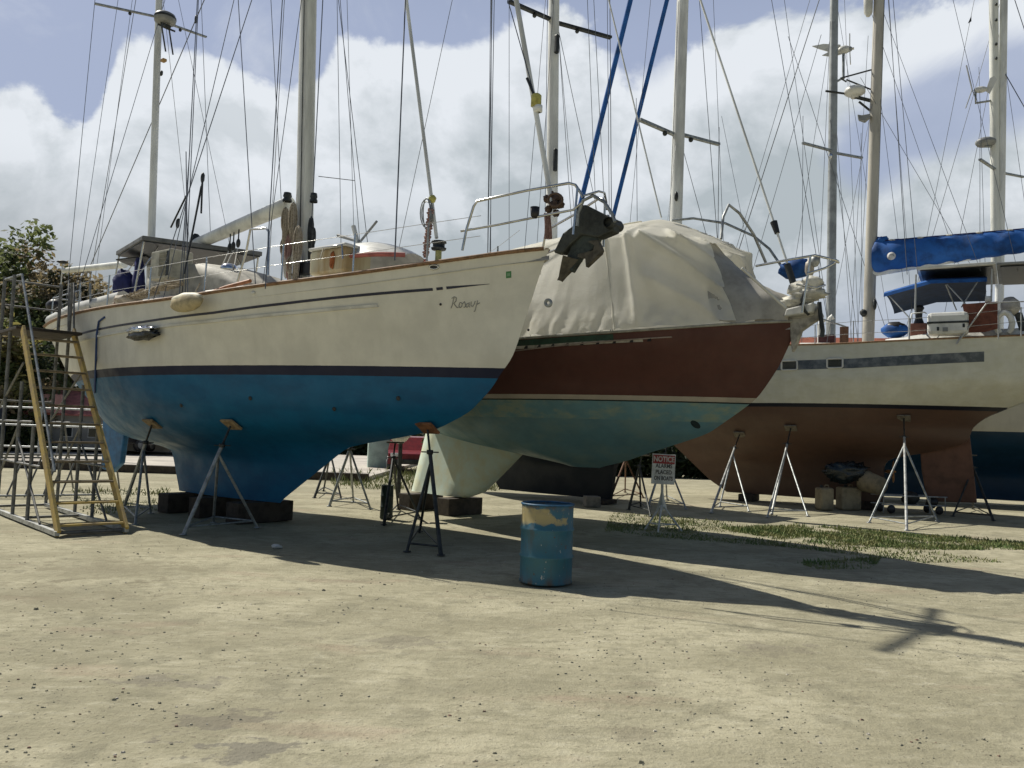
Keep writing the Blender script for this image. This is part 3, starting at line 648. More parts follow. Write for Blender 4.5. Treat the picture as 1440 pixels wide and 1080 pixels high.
# stanchions, lifelines, side gate
def sheer_pt(x, inset=.06, dz=0.0, g=-1):
    zr = B1.hull.ZT; lo, hi = 0, 1
    for _ in range(30):
        u = (lo + hi) / 2
        if B1.hull.pt(u, zr).x < x: lo = u
        else: hi = u
    q = B1.hull.pt(lo, zr, g); return V((q.x, q.y - g * inset, q.z + dz))
xs_ = [4.35, 3.72, 2.75, 1.66, .2, -1.2, -2.6, -4.0, -5.4, -6.5]
for g in (-1, 1):
    for x in xs_[1:]: B1.part('stanchion', MB().tube(sheer_pt(x, .06, 0, g), sheer_pt(x, .07, .58, g), .013), M_galv if x > 3 else M_steel)
    for dz_ in (.30, .57):
        B1.part('lifeline', MB().path([sheer_pt(x, .065, dz_, g) for x in xs_], .004, 4), M_steel)
for a, yl in (((337, 390), -1.55), ((376, 385), -1.55)): pass
B1.part('boarding_gate', MB().path([B1.on(334, 396, -1.6), B1.on(346, 355, -1.6), B1.on(352, 323, -1.6), B1.on(358, 322, -1.6), B1.on(374, 321, -1.6), B1.on(378, 326, -1.6), B1.on(377, 388, -1.6)], .017, 8), M_steel)
B1.part('stern_rail', MB().path([B1.on(112, 450, -1.1), B1.on(113, 408, -1.1), V((-6.9, -.85, 4.15)), V((-7.1, 0, 4.2)), V((-6.9, .85, 4.15)), V((-6.6, 1.0, 3.6))], .015, 8), M_steel)
B1.part('stern_post', MB().tube(B1.on(127, 445, -1.3), B1.on(127, 398, -1.3), .02), M_galv)
# wooden handhold and deck hoist
B1.part('grab_rail', MB().path([B1.on(280, 418, -1.5), B1.on(318, 404, -1.5), B1.on(352, 395, -1.5)], .03, 6), mat('varnished', (.33, .12, .04), .5))
ho = B1.part('outboard_hoist', MB().path([B1.on(505, 372, -.3), B1.on(504, 345, -.3), B1.on(497, 318, -.3)], .035, 8), M_white)
B1.part('hoist_arm', MB().tube(B1.on(475, 331, -.3), B1.on(506, 340, -.3), .025), M_grey, ho); B1.part('hoist_arm', MB().tube(B1.on(508, 338, -.3), B1.on(530, 311, -.3), .018), M_grey, ho)
B1.part('hoist_stay', MB().tube(B1.on(507, 340, -.3), B1.on(517, 372, -.3), .02), M_white, ho)
B1.part('deck_pipe', MB().path([B1.on(450, 365, -.9), B1.on(455, 348, -.9), B1.on(481, 344, -.9), B1.on(482, 364, -.9)], .014, 6), M_steel)

# ---- things lying on, hung from or lashed to the big ketch
def wthing(B, name, label, cat, P, yaw=None, group=None):
    w_ = B.world(P); return thing(name, label, cat, w_, B.yaw if yaw is None else yaw, group)
P = B1.on(264, 426, -1.98)
t = wthing(B1, 'fender', 'oval cream and tan fender hanging over the side of the cream yacht near its cockpit', 'fender', P)
MB().blob((0, -.02, 0), (.40, .10, .14), 20, 12, .05).build('fender_body', mat('fender_tan', (.46, .38, .22), .7, 0, .3, 7), t)
MB().blob((-.02, -.01, .06), (.39, .095, .09), 20, 10, .05).build('fender_top', mat('fender_cream', (.72, .68, .52), .6, 0, .2, 6), t)
MB().tube((.12, .02, .1), (.12, .1, .3), .012).build('lanyard', M_rope, t)
P = B1.hit(202, 468, .07)
t = wthing(B1, 'wrapped_bundle', 'black bundle with crumpled silver foil on top strapped against the pale hull', 'bundle', P)
MB().blob((0, 0, -.03), (.42, .09, .08), 28, 12, .22, 4).build('bundle_body', mat('black_film', (.015, .018, .016), .25, 0, .3, 12, .4), t)
MB().blob((-.05, -.01, .04), (.35, .09, .065), 34, 16, .35, 7).build('foil_cover', M_chrome, t)
t = MB()
t.path([B1.hit(147, 446, .01), B1.hit(139, 452, .02), B1.hit(136, 470, .03), B1.hit(135, 500, .03), B1.hit(134, 530, .02), B1.hit(133, 552, .02)], .018, 6)
hz_ = t.build('hose', mat('blue_hose', (.03, .07, .22), .6), None)
hz_.location = B1.o; hz_.rotation_euler = (0, 0, rad(-37)); tag(hz_, 'thin blue hose hanging down the stern quarter beside the stair platform', 'hose')
# air conditioner box standing on the side deck
P = B1.on(240, 397, -1.08)
t = wthing(B1, 'air_conditioner', 'cream boxed air conditioner with a slatted grille standing beside the dodger', 'air conditioner', P)
MB().box((0, 0, .27), (.62, .42, .50)).build('casing', mat('casing_cream', (.52, .50, .40), .5), t, .02)
gm_ = MB()
for k in range(7): gm_.box((-.02 + k * .035, -.213, .27), (.012, .012, .40))
for k in range(6): gm_.box((.085, -.216, .10 + k * .066), (.25, .008, .012))
gm_.build('grille', mat('grille_tan', (.36, .34, .26), .5), t)
MB().box((.235, -.212, .27), (.10, .006, .42)).build('side_panel', M_dark, t)
P = B1.on(183, 418, -.6)
t = wthing(B1, 'canvas_bundle', 'folded navy blue canvas hung below the grey canopy at the stern', 'canvas bag', B1.on(172, 415, -.9))
MB().blob((0, 0, .20), (.26, .16, .27), 16, 12, .18, 2.5).build('folded_cloth', M_navyc, t)
MB().blob((.38, .1, .18), (.13, .1, .48), 14, 12, .18, 3).build('hanging_flap', M_navyc, t)
t = wthing(B1, 'winch_pair', 'two dark cockpit winches and tackle piled on the aft deck', 'winch', B1.on(152, 438, -1.05))
for k, (dx, dz) in enumerate(((0, 0), (.16, .05), (.30, .0))): MB().lathe([(0, .26), (.08, .26), (.09, .2), (.07, .16), (.07, .1), (.1, .03), (.1, 0)], (dx, .1 * k, dz), 16).build('drum', M_dark, t)
# rope heap and cloths on the side deck
t = wthing(B1, 'rope_heap', 'heap of tan rope and cloth lying along the side deck below the canopy', 'rope', B1.on(195, 424, -1.35))
cm = MB(); rr = random.Random(3)
for k in range(16):
    x0 = -.5 + k * .11; z0 = .02 + .012 * k
    cm.path([V((x0 + .12 * math.sin(q * .9 + k), -.05 + .14 * math.cos(q * 1.1 + k * 1.3), z0 + .05 * math.sin(q * .8 + k))) for q in range(9)], .018, 5)
cm.build('coils', M_rope, t)
MB().blob((-.35, 0, .03), (.38, .18, .10), 16, 9, .25, 3).build('cloth', mat('faded_cloth', (.5, .46, .4), .9, 0, .3, 6), t)
MB().blob((-.62, -.02, .02), (.10, .10, .12), 12, 8, .25, 3).build('red_cloth', mat('pink_cloth', (.32, .2, .16), .9), t)
P = B1.on(467, 378, -.7)
t = wthing(B1, 'deck_locker', 'cream deck box with rust streaks beside the main mast foot', 'deck box', P)
MB().box((.06, .1, .08), (.78, .52, .36)).build('box', mat('box_cream', (.60, .56, .40), .55, 0, .25, 3, dark=(.42, .30, .14), streak=True), t, .04)
MB().box((.06, .1, .285), (.82, .56, .05)).build('lid', M_white, t, .02)
MB().blob((.19, -.17, .08), (.05, .012, .12), 10, 8, .3, 4).build('rust_patch', mat('rust_orange', (.36, .11, .03), .9, 0, .4, 20), t)
P = B1.on(520, 372, -.2)
t = wthing(B1, 'dinghy', 'upturned white dinghy with a faded red rim lashed on the foredeck', 'dinghy', P)
rows = []
for i in range(13):
    x = -.95 + 1.9 * i / 12; w_ = .55 * (1 - abs(x / 1.15) ** 2.6); h_ = .30 * (1 - abs(x / 1.12) ** 2.2) + .02 - x * .06
    rows.append([V((x, -w_ + 2 * w_ * j / 8, (h_) * (1 - abs(-1 + j / 4) ** 2.5))) for j in range(9)])
MB().grid(rows).build('dinghy_hull', M_white, t)
for q in (0, 8): MB().path([r_[q] for r_ in rows], .035, 6).build('gunwale', mat('faded_red', (.42, .13, .11), .7), t)
# outboard engine on the platform side of the stern
t = wthing(B1, 'outboard_motor', 'black outboard engine clamped upright beyond the stern above the stair platform', 'outboard motor', B1.on(75, 456, -.6))
MB().blob((0, 0, .40), (.20, .16, .15), 16, 10, .04).build('cowling', M_black, t)
MB().box((0, 0, .16), (.13, .12, .42)).build('leg', M_black, t, .03)
MB().box((.02, 0, -.06), (.22, .16, .05)).build('bracket', M_dark, t, .01)

# ------------------------------------------------------------------ maroon boat under a canvas cover
B2 = Boat('maroon_yacht', 'maroon sailing yacht with worn blue green bottom and a cream cover over its deck', 'sailing boat', -.59, 15.75, -44, -1)
B2.hull = Hull(
    XA=[(1.10, 2.5), (1.2, 1.7), (1.3, 1.0), (1.42, .1), (1.6, -.8), (1.85, -1.35), (2.15, -1.7), (2.6, -2.1), (3.3, -2.7)],  # unseen stern cut short and steep so sun reaches the keel
    XF=[(1.10, 2.85), (1.16, 3.2), (1.22, 3.45), (1.35, 3.82), (1.72, 5.0), (2.1, 5.58), (2.26, 5.8), (2.7, 6.15), (3.0, 6.33), (3.2, 6.38), (3.4, 6.33)],
    B=[(1.10, .10), (1.18, .36), (1.3, .66), (1.5, 1.0), (1.9, 1.45), (2.3, 1.70), (3.2, 1.8)],
    TW=[(1.10, .3), (2.0, .5), (3.2, .7)], ZT=3.2, WL=2.35, SH=[(-2.9, 3.15), (0, 3.12), (3, 3.12), (5, 3.2), (6.5, 3.38)], um=.45, mb=1.7, mt=2.5)
hm2 = hullmat('hull_paint_maroon', [(0, (0.14, 0.28, 0.33), ((0.20, 0.29, 0.27), .7)), (1.9, (0.17, 0.33, 0.37), ((0.31, 0.36, 0.26), .9)), (2.175, (0.02, 0.03, 0.03), None), (2.195, (0.50, 0.44, 0.35), None), (2.265, (0.115, 0.046, 0.034), ((0.09, 0.042, 0.032), .5))], 0.5, 0.2)
B2.part('hull', B2.hull.mesh(), hm2)
B2.part('deck', B2.hull.deck(.1), mat('deck_paint', (.5, .5, .5)))
B2.part('cap_rail', B2.hull.rail(.012, .035), mat('rail_grey', (.36, .35, .30), .7))
# green bulwark strip with a dotted pale lower edge
def shp(B, x):
    lo, hi = 0, 1
    for _ in range(30):
        u = (lo + hi) / 2
        if B.hull.pt(u, B.hull.ZT).x < x: lo = u
        else: hi = u
    return B.hull.pt(lo, B.hull.ZT, B.sg)
gp = [shp(B2, x) - V((0, 0, .065)) for x in (-2.5, -1.5, 0, 1.5, 3, 4.2)]
B2.part('green_band', ribbon(B2, gp, .09, .006), mat('green_paint', (.018, .055, .032), .6, 0, .4, 6))
gp = [shp(B2, x) - V((0, 0, .135)) for x in (-2.5, -1.5, 0, 1.5, 3, 4.6)]
B2.part('pale_band', ribbon(B2, gp, .045, .006), mat('pale_band', (.40, .37, .30), .6, 0, .3, 9))
for k in range(18):
    q = shp(B2, .6 + k * .24) - V((0, 0, .135)); B2.part('scupper_hole', MB().box((q.x, B2.sg * (B2.hull.y(q.x, q.z) + .006), q.z), (.07, .008, .045)), M_black)
B2.part('rub_line', strip_solid(B2, [B2.hit(700, 497), B2.hit(800, 485), B2.hit(945, 474)], .016, .02), mat('rub_grey', (.30, .24, .20), .6))
k2 = MB(); rows = []
for t in [i / 10 for i in range(11)]:
    z = .35 + 1.35 * t; xf_ = .0 + 1.70 * t ** .95; xa_ = -2.02 + .42 * t; w_ = .20 + .03 * t
    if t == 0: xf_ -= .25
    row = []
    for s_ in (-1, 1):
        rr_ = [0, .03, .1, .25, .45, .7, .9, 1.0]
        prof = [0, .45, .80, 1.0, .86, .5, .2, .04]
        q = [V((xf_ + (xa_ - xf_) * a, s_ * w_ * b, z)) for a, b in zip(rr_, prof)]
        row += q if s_ < 0 else list(reversed(q))
    rows.append(row)
k2.grid(rows, True, True); k2.add(rows[0], [tuple(range(16))])
B2.part('keel', k2, mat('keel_pale_paint', (.54, .64, .57), .6, 0, .2, 3, dark=(.58, .60, .44)))
B2.part('rudder', MB().prism([zb(-1.9, 2.6), zb(-2.1, 2.3), zb(-2.4, 2.3), zb(-2.5, 2.9)], (0, .1, 0)), mat('keel_pale_paint', (.34, .40, .33)), None, .02)
B2.part('bottom_patch', MB().add([B2.hit(978 + 7 * math.cos(t), 597 + 5 * math.sin(t) + 3 * math.cos(t), .006) for t in [q * math.pi / 8 for q in range(16)]], [tuple(range(16))]), mat('patch_dark', (.012, .03, .035), .7))
m2, _, t2 = B2.spar('mast', (776.5, 250), (779, 0), 3.1, 15.5, .125, M_alu, 0, .75)
B2.part('mast_fitting', MB().box(B2.on(783, 62, -.14), (.08, .08, .35)), M_dark, m2, .02); B2.part('mast_fitting', MB().box(B2.on(781, 225, -.13), (.06, .08, .42)), M_dark, m2, .02)
for a, ya in ((715, -1.2),): pass
for a, b, ya in (((776, 28), (716, 2), -1.25), ((776, 30), (859, 53), 1.25)):
    s_ = B2.part('spreader', MB().beam(B2.on(*a, 0), B2.on(*b, ya), .09, .045), M_dark, m2)
    A, Bq = B2.on(*a, 0), B2.on(*b, ya); B2.part('spreader_lamp', MB().blob(A + (Bq - A) * .42 - V((0, 0, .06)), .04, 8, 6, 0), M_dark, s_)
for a, ya, b, yb, r_ in (((860, 330), 1.45, (858, 53), 1.25, .008), ((857, 330), 1.4, (854, 0), 1.0, .006), ((838, 300), 1.3, (826, 0), .6, .006), ((852, 330), 1.3, (835, 0), .5, .006), ((716, 300), -1.3, (716, 2), -1.25, .005),
        ((767, 260), -.2, (770, 0), -.1, .006), ((742, 300), -1.2, (762, 60), -.6, .005), ((763, 230), -.2, (779, 0), -.2, .005), ((800, 260), .6, (785, 40), .1, .006), ((836, 280), 1.2, (786, 45), .1, .006), ((806, 280), .8, (790, 100), .2, .005), ((690, 330), -1.5, (691, 0), -1.2, .007), ((686, 330), -1.5, (690, 0), -1.2, .006)):
    B2.wire(a, ya, b, yb, r_, 1.3)
fs2 = B2.wire((1112, 385), 0, (985, 0), 0, .018, 2.0, M_alu, 'forestay', 8)
B2.part('furler_drum', MB().tube(B2.on(1107, 372), B2.on(1122, 418), .05), M_dark, fs2); B2.part('stay_link', MB().tube(B2.on(1088, 312), B2.on(1093, 328), .055, .04), M_black, fs2)
B2.part('stay_sleeve', MB().tube(B2.on(1120, 412), B2.on(1129, 428), .06), M_black, fs2)
B2.wire((930, 306), 0, (856, 0), 0, .014, 2.0, M_alu, 'inner_stay', 8)
# pulpit of tube, hoops and tarp frame
for q in (-1, 1):
    B2.part('pulpit_rail', MB().path([B2.on(1063, 374, .45 * q), B2.on(1110, 365, .4 * q), B2.on(1146, 359, .3 * q), B2.on(1176, 366, .12 * q), B2.on(1179, 369, 0)], .018, 8), M_steel)
    B2.part('pulpit_post', MB().tube(B2.on(1128, 440, .35 * q), B2.on(1140, 360, .33 * q), .016), M_steel)
B2.part('pulpit_rail', MB().path([B2.on(1179, 367, 0), B2.on(1160, 377, -.2), B2.on(1135, 385, -.35)], .016, 8), M_steel)
B2.part('pulpit_rail', MB().path([B2.on(1120, 400, .3), B2.on(1150, 396, .2), B2.on(1160, 401, 0), B2.on(1148, 405, -.2), B2.on(1120, 400, -.4)], .014, 8), M_steel)
B2.part('frame_hoop', MB().path([B2.on(945, 310, -.1), B2.on(975, 307, .1), B2.on(1020, 314, .3), B2.on(1060, 332, .5), B2.on(1082, 350, .6), B2.on(1100, 376, .6)], .02, 8), M_galv)
B2.part('frame_hoop', MB().path([B2.on(1014, 336, -.5), B2.on(1017, 305, -.4), B2.on(1025, 288, -.3), B2.on(1040, 300, -.1), B2.on(1060, 330, .3), B2.on(1078, 372, .6)], .022, 8), M_galvl)
B2.part('white_pole', MB().tube(B2.on(1043, 377, -1.0), B2.on(1105, 433, -.55), .022), M_white)
# anchor gear and folded sail at the bow
ba = MB()
for k, (px_, py_, a, b, c_) in enumerate(((1128, 405, .22, .12, .10), (1138, 414, .26, .14, .09), (1124, 422, .28, .12, .07), (1142, 398, .14, .12, .10), (1113, 426, .2, .12, .08))): ba.blob(B2.on(px_, py_), (a, b, c_), 16, 10, .25, 4, k)
B2.part('bow_roller', MB().prism(pxp(B2, [(1108, 447), (1112, 436), (1150, 427), (1147, 441), (1130, 444)]), (0, .3, 0)), M_white, None, .02)
B2.part('anchor', MB().prism(pxp(B2, [(1112, 449), (1146, 444), (1152, 430), (1158, 446), (1142, 456), (1128, 466), (1119, 490), (1115, 496), (1113, 474)]), (0, .10, 0)), mat('anchor_tan', (.36, .34, .29), .7, 0, .4, 8, .2), None, .02)
B2.part('anchor_chain', MB().path([B2.on(1152, 425, -.1), B2.on(1154, 445, -.1), B2.on(1157, 465, -.1), B2.on(1156, 474, -.1)], .03, 6), M_dark)
wd = B2.part('bow_windlass', MB().blob(B2.on(1146, 367, .2), (.07, .07, .09), 12, 8, .05), M_galvl)
B2.part('windlass_body', MB().blob(B2.on(1139, 376, .2), (.06, .08, .14), 12, 8, .2), mat('tan_metal', (.42, .38, .32), .5), wd)
t = wthing(B2, 'sail_bundle', 'creased white sail bundle lashed on the bow of the maroon boat', 'sail', B2.on(1128, 425))
o_ = B2.on(1128, 425); mm_ = MB(); mm_.v = [tuple(V(q) - o_) for q in ba.v]; mm_.f = ba.f; mm_.s = ba.s
mm_.build('folded_sail', mat('sail_white', (.66, .64, .56), .8, 0, .25, 6, .3), t)
MB().path([V((.1, -.16, .12)), V((.08, -.2, 0)), V((.12, -.18, -.16)), V((.14, -.1, -.2))], .02, 6).build('lashing', M_dark, t)
t = wthing(B2, 'sail_bag', 'small bright blue sail bag at the bow of the maroon boat', 'sail bag', B2.on(1119, 378, .35))
MB().blob((0, 0, 0), (.24, .2, .15), 16, 10, .12, 2).build('bag_cloth', M_blue, t)
# the cream cover: a sheet over a ridge, folded and lashed along the rail
def crest(p_): return 1 - abs(math.sin(p_)) ** .65
def fold(x, v):
    xc = 4.05 + .12 * v
    p2 = sstep(xc - .05, xc + .25, x)
    n_ = noise.noise(V((x * .9, v * 1.3, 3.0))); m_ = noise.noise(V((x * 1.6 + 5, v * 2.2, 1.0)))
    xs = x - 4.2; swag = crest(10.0 * (v - .50 * xs - .12 * xs * xs) + 1.6 * n_ + .4) * (.125 + .06 * m_) + .045 * crest(23 * (v - .46 * xs) + 3 * n_) * (.5 + m_)
    flat = .012 * crest(2.6 * x + 3.0 * v + 2.5 * n_) * (.6 + m_) + .008 * crest(7.5 * x - 2.0 * v + 3 * n_) * (.4 + v)
    rid_ = .055 * math.exp(-((x - xc) / .05) ** 2) * sstep(.05, .3, v) - .03 * math.exp(-((x - xc - .12) / .09) ** 2)
    return swag * p2 * sstep(.03, .2, v) + flat * (1 - p2) + rid_ + .004 * noise.noise(V((x * 8, v * 8, 2)))
RID = [(-4, 4.9), (-1, 5.0), (1.5, 5.15), (3.2, 5.22), (4.15, 5.22), (4.5, 5.02), (5.0, 4.74), (5.8, 4.32)]
SHO = [(-4, 4.5), (1.2, 4.7), (3.1, 4.8), (4.5, 4.66), (5.35, 4.46), (6, 4.1)]
SYT = [(-4, 1.2), (3.1, 1.2), (4.5, 1.05), (5.3, .80), (6, .45)]
def cover(x0, x1, nx, dx=0.0, lift=0.0):
    rows = []
    for i in range(nx + 1):
        xr = x0 + (x1 - x0) * i / nx; e = shp(B2, xr + .6 * sstep(2.5, x1, xr)); hb = abs(e.y); row = []; x = xr
        rid, sho = smo(RID, x, .25), smo(SHO, x, .2)
        base = e.z + .03 + .025 * noise.noise(V((x * 4, 0, 1))) + .03 * max(0, noise.noise(V((x * 9, 3, 1))))
        sy = min(smo(SYT, x, .2), hb * .92)
        pr = [(-hb - .03, base), (-hb * .94, base + (sho - base) * .35), (-(sy * .55 + hb * .42), base + (sho - base) * .72), (-sy, sho), (-sy * .5, sho + (rid - sho) * .62), (0, rid), (sy * .5, sho + (rid - sho) * .62), (sy, sho), (hb * .94, base + (sho - base) * .4), (hb + .03, base)]
        for s_ in range(len(pr) - 1):
            for q in range(10):
                t_ = q / 10; y = pr[s_][0] + (pr[s_+1][0] - pr[s_][0]) * t_; z = pr[s_][1] + (pr[s_+1][1] - pr[s_][1]) * t_
                w_ = (s_ + t_) / 9; side = min(1, max(0, abs(w_ - .5) * 2)); a = fold(x, side) * (.35 + .65 * sstep(0.02, .3, side)) * (1 - .5 * sstep(.85, 1, side))
                wr = 0.0
                if side > .72: wr = .026 * noise.noise(V((x * 9 + side * 5, side * 3.5, 4))) * sstep(.80, .93, side) + .035 * abs(noise.noise(V((x * 7 - side * 9, side * 20, 6)))) * sstep(.86, .96, side)
                sag = -.07 * math.sin(math.pi * side) * (0.5 + .5 * math.sin(x * 2.1 + 1.0))
                dist = Vector((0, -1 if w_ < .5 else 1, .5)); row.append(V((x + .6 * sstep(2.5, x1, xr) * side ** 1.4, y, z)) + dist * (a * 1.1 + wr + sag * .35))
        row.append(V((x + .6 * sstep(2.5, x1, xr), pr[-1][0], pr[-1][1]))); rows.append(row)
    return rows
t = thing('boat_cover', 'cream canvas cover tented over the deck of the maroon boat', 'tarpaulin', B2.world((0, 0, 3.2)), -44)
M_tarp, nt, p = newmat('cream_canvas'); tc = node(nt, 'ShaderNodeTexCoord').outputs['Object']
c = mixc(nt, mapr(nt, noisen(nt, tc, 2.0, 6), .35, .7), (.88, .86, .77), (.80, .78, .68)); c = mixc(nt, mathn(nt, 'MULTIPLY', mapr(nt, noisen(nt, mapping(nt, tc, (1, 1, .4)), 5, 6, .7), .60, .80), .22), c, (.42, .40, .32))
nt.links.new(c, p.inputs['Base Color']); p.inputs['Roughness'].default_value = .75
tr_ = node(nt, 'ShaderNodeBsdfTranslucent'); nt.links.new(c, tr_.inputs['Color']); mx_ = node(nt, 'ShaderNodeMixShader'); mx_.inputs[0].default_value = .45
nt.links.new(p.outputs[0], mx_.inputs[1]); nt.links.new(tr_.outputs[0], mx_.inputs[2]); nt.links.new(mx_.outputs[0], nt.nodes['Material Output'].inputs['Surface'])
bump(nt, p, noisen(nt, mapping(nt, tc, (1, 1, 1.6)), 9, 4, .55, .8), .18, .02)
def rel(rows): return [[q - V((0, 0, 3.2)) for q in r_] for r_ in rows]
MB().grid(rel(cover(-2.5, 5.15, 300))).build('cover_sheet', M_tarp, t)
rows = rel(cover(3.55, 3.75, 2)); MB().path([V((q.x, q.y * 1.005, q.z + .012)) for q in rows[1]], .014, 5).build('seam', M_tarp, t)
t = thing('foredeck_sheet', 'grimy grey canvas sheet stretched down over the foredeck of the maroon boat', 'tarpaulin', B2.world((0, 0, 3.2)), -44)
rows = []
for i in range(41):
    u = i / 40; x = 4.9 + 1.5 * u; r_ = []; rid = 4.66 - 1.05 * u - .12 * math.sin(math.pi * u)
    for j in range(31):
        v = -1 + j / 15; xx = min(6.3, x + .55 * (1 - u) * abs(v)); e = shp(B2, xx); hb = abs(e.y)
        zz = e.z + .05 + (rid - e.z) * (1 - abs(v) ** 1.6) + .05 * noise.noise(V((x * 2.0 - v, v * 1.5, 4))) + .025 * noise.noise(V((x * 6 + v * 3, v * 2, 4)))
        r_.append(V((xx, v * (hb + .02), zz - 3.2)))
    rows.append(r_)
MB().grid(rows).build('sheet', mat('grey_canvas', (.40, .38, .33), .85, 0, .25, 2.2, .2), t)
rl = MB(); ed = [rows[0][j] for j in range(0, 31, 2)]
ed = ed[3:-3]; rl.path([q + V((-.05, 0, .04)) for q in ed], [.045 + .025 * math.sin(q * 1.7) for q in range(len(ed))], 8)
rl.build('rolled_edge', mat('pale_canvas', (.55, .52, .44), .8, 0, .35, 6, .4), t)

# ------------------------------------------------------------------ white boat on the right with rust red bottom
B3 = Boat('white_yacht', 'white sailing yacht with brick red bottom and blue sail cover at the right', 'sailing boat', 11.54, 20.02, 150, 1)
xk = B3.on(1243, 702).x
B3.hull = Hull(
    XA=[(.2, xk), (1.15, xk + .0), (1.35, xk - .15), (1.55, .9), (1.8, .15), (2.2, .02), (2.45, -.25), (2.7, -.75), (2.9, -1.2), (3.2, -1.75), (4.3, -2.2)],
    XF=[(.2, 6.1), (.5, 6.6), (1.2, 7.4), (1.9, 8.2), (2.6, 8.8), (3.4, 9.4), (4.3, 10.1)],
    B=[(.2, .14), (.7, .20), (1.1, .36), (1.5, .75), (1.9, 1.2), (2.3, 1.52), (2.7, 1.72), (3.3, 1.9), (4.3, 1.9)],
    TW=[(.2, .5), (1.4, .2), (2.2, .12), (2.7, .3), (3.2, .5), (4.3, .62)], ZT=4.2, WL=2.75, SH=[(-2.5, 4.35), (0, 4.25), (3.5, 4.12), (7, 4.25), (10, 4.5)], um=.48)
hm3 = hullmat('hull_paint_white', [(0, (0.125, 0.074, 0.053), ((0.095, 0.060, 0.045), .6)), (2.58, (0.012, 0.014, 0.024), None), (2.675, (0.66, 0.66, 0.57), ((0.54, 0.53, 0.40), .5))], 0.38, 0.12)
B3.part('hull', B3.hull.mesh(), hm3); B3.part('deck', B3.hull.deck(.08), mat('deck_paint', (.5, .5, .5)))
B3.part('cap_rail', B3.hull.rail(.012, .04), M_teak)
B3.part('rudder', MB().prism([B3.on(1292, 605), B3.on(1362, 596), B3.on(1367, 640), B3.on(1374, 707), B3.on(1304, 705), B3.on(1296, 660)], (0, .13, 0)), mat('rudder_red', (.15, .072, .045), .7, 0, .25, 3), None, .03)
pr = B3.part('propeller', MB().blob(B3.on(1252, 663), (.14, .05, .05), 10, 8, 0), mat('bronze', (.36, .17, .06), .4, .6))
for a in (0, 2.1, 4.2): B3.part('blade', MB().blob(B3.on(1256, 663) + V((0, .16 * math.cos(a), .16 * math.sin(a))), (.03, .05 + .12 * abs(math.cos(a)), .05 + .12 * abs(math.sin(a))), 10, 7, 0), mat('bronze', (.36, .17, .06)), pr)
hp = [B3.hit(1092, 514.5), B3.hit(1200, 511), B3.hit(1300, 505.5), B3.hit(1384, 501.5)]
B3.part('window_band', ribbon(B3, hp, .235, .006), mat('faded_band', (.045, .06, .075), .4, 0, .5, 5, dark=(.16, .18, .20)))
for x0, y0 in ((1110, 514), (1174, 511)):
    fr = [B3.hit(x0 + dx, y0 + dy, .02) for dx, dy in ((-11, -5), (-9, -6.5), (9, -7), (11, -5.5), (11, 4.5), (9, 6), (-9, 6.5), (-11, 5))]
    w_ = B3.part('portlight', MB().add([B3.hit(x0 + dx, y0 + dy, .012) for dx, dy in ((-9, -5), (9, -5.5), (9, 4.5), (-9, 5))], [(0, 1, 2, 3)]), M_glass)
    B3.part('frame', MB().path(fr, .022, 6, True), M_white, w_)
lofted(B3, [(-1.6, 4.15, 4.5, 1.1, .9), (1.0, 4.08, 4.55, 1.25, 1.1), (3.1, 4.05, 4.55, 1.2, 1.0), (3.4, 4.05, 4.2, 1.1, .9)], 'coachroof', M_white) if False else None
lofted(B3, [(B3.on(1440, 480, 1.2).x - .8, 4.2, 4.55, 1.35, 1.2), (B3.on(1330, 480, 1.2).x, 4.1, 4.52, 1.35, 1.2), (B3.on(1245, 485, 1.2).x, 4.08, 4.36, 1.3, 1.1), (B3.on(1242, 485, 1.2).x + .1, 4.05, 4.12, 1.25, 1.0)], 'cabin_side', M_white)
lofted(B3, [(B3.on(1178, 488, .6).x, 4.1, 4.14, .9, .7), (B3.on(1165, 480, .6).x, 4.1, 4.36, .85, .6), (B3.on(1125, 480, .6).x, 4.1, 4.38, .8, .6), (B3.on(1112, 490, .6).x, 4.1, 4.14, .8, .6)], 'fore_hatch', M_white)
m3, p0, p1 = B3.spar('mast', (1221, 475), (1236, 0), 4.1, 17, .15, mat('mast_tan', (.52, .49, .42), .5, .2, .25, 3, streak=True), 0, .75)
B3.part('mast_track', MB().tube(p0 + V((-.145, 0, .8)), p1 + V((-.12, 0, -.2)), .02), M_dark, m3)  # dark track along the aft edge of the mast
B3.part('mast_winch', MB().blob(B3.on(1214, 440, .15), (.09, .08, .10), 12, 8, .15), M_dark, m3); B3.part('mast_winch', MB().blob(B3.on(1230, 428, .15), (.05, .06, .14), 12, 8, .15), M_dark, m3)
rd = B3.part('radar_dome', MB().lathe([(0, .17), (.16, .165), (.24, .13), (.27, .06), (.27, .0), (.2, -.05), (.1, -.07), (.1, -.13), (0, -.13)], B3.on(1202, 131, .25), 24), M_white, m3)
B3.part('radar_arm', MB().tube(B3.on(1202, 136, .25), B3.on(1226, 142, .0), .05), M_dark, rd); B3.part('radar_arm', MB().tube(B3.on(1208, 143, .2), B3.on(1224, 156, 0), .03), M_dark, rd)
ra = MB(); ra.tube(B3.on(1226, 98, 0), B3.on(1182, 110, .5), .022); ra.tube(B3.on(1182, 110, .5), B3.on(1190, 115, .25), .02); ra.tube(B3.on(1190, 112, .3), B3.on(1225, 126, 0), .022); ra.tube(B3.on(1161, 128, .6), B3.on(1198, 133, .2), .03)
B3.part('antenna_bracket', ra, M_dark, m3)
B3.part('deck_horn', MB().prism(pxp(B3, [(1206, 162), (1212, 163), (1224, 161), (1225, 164), (1216, 172), (1207, 169)], .1), (0, .16, 0)), M_grey, m3, .02)
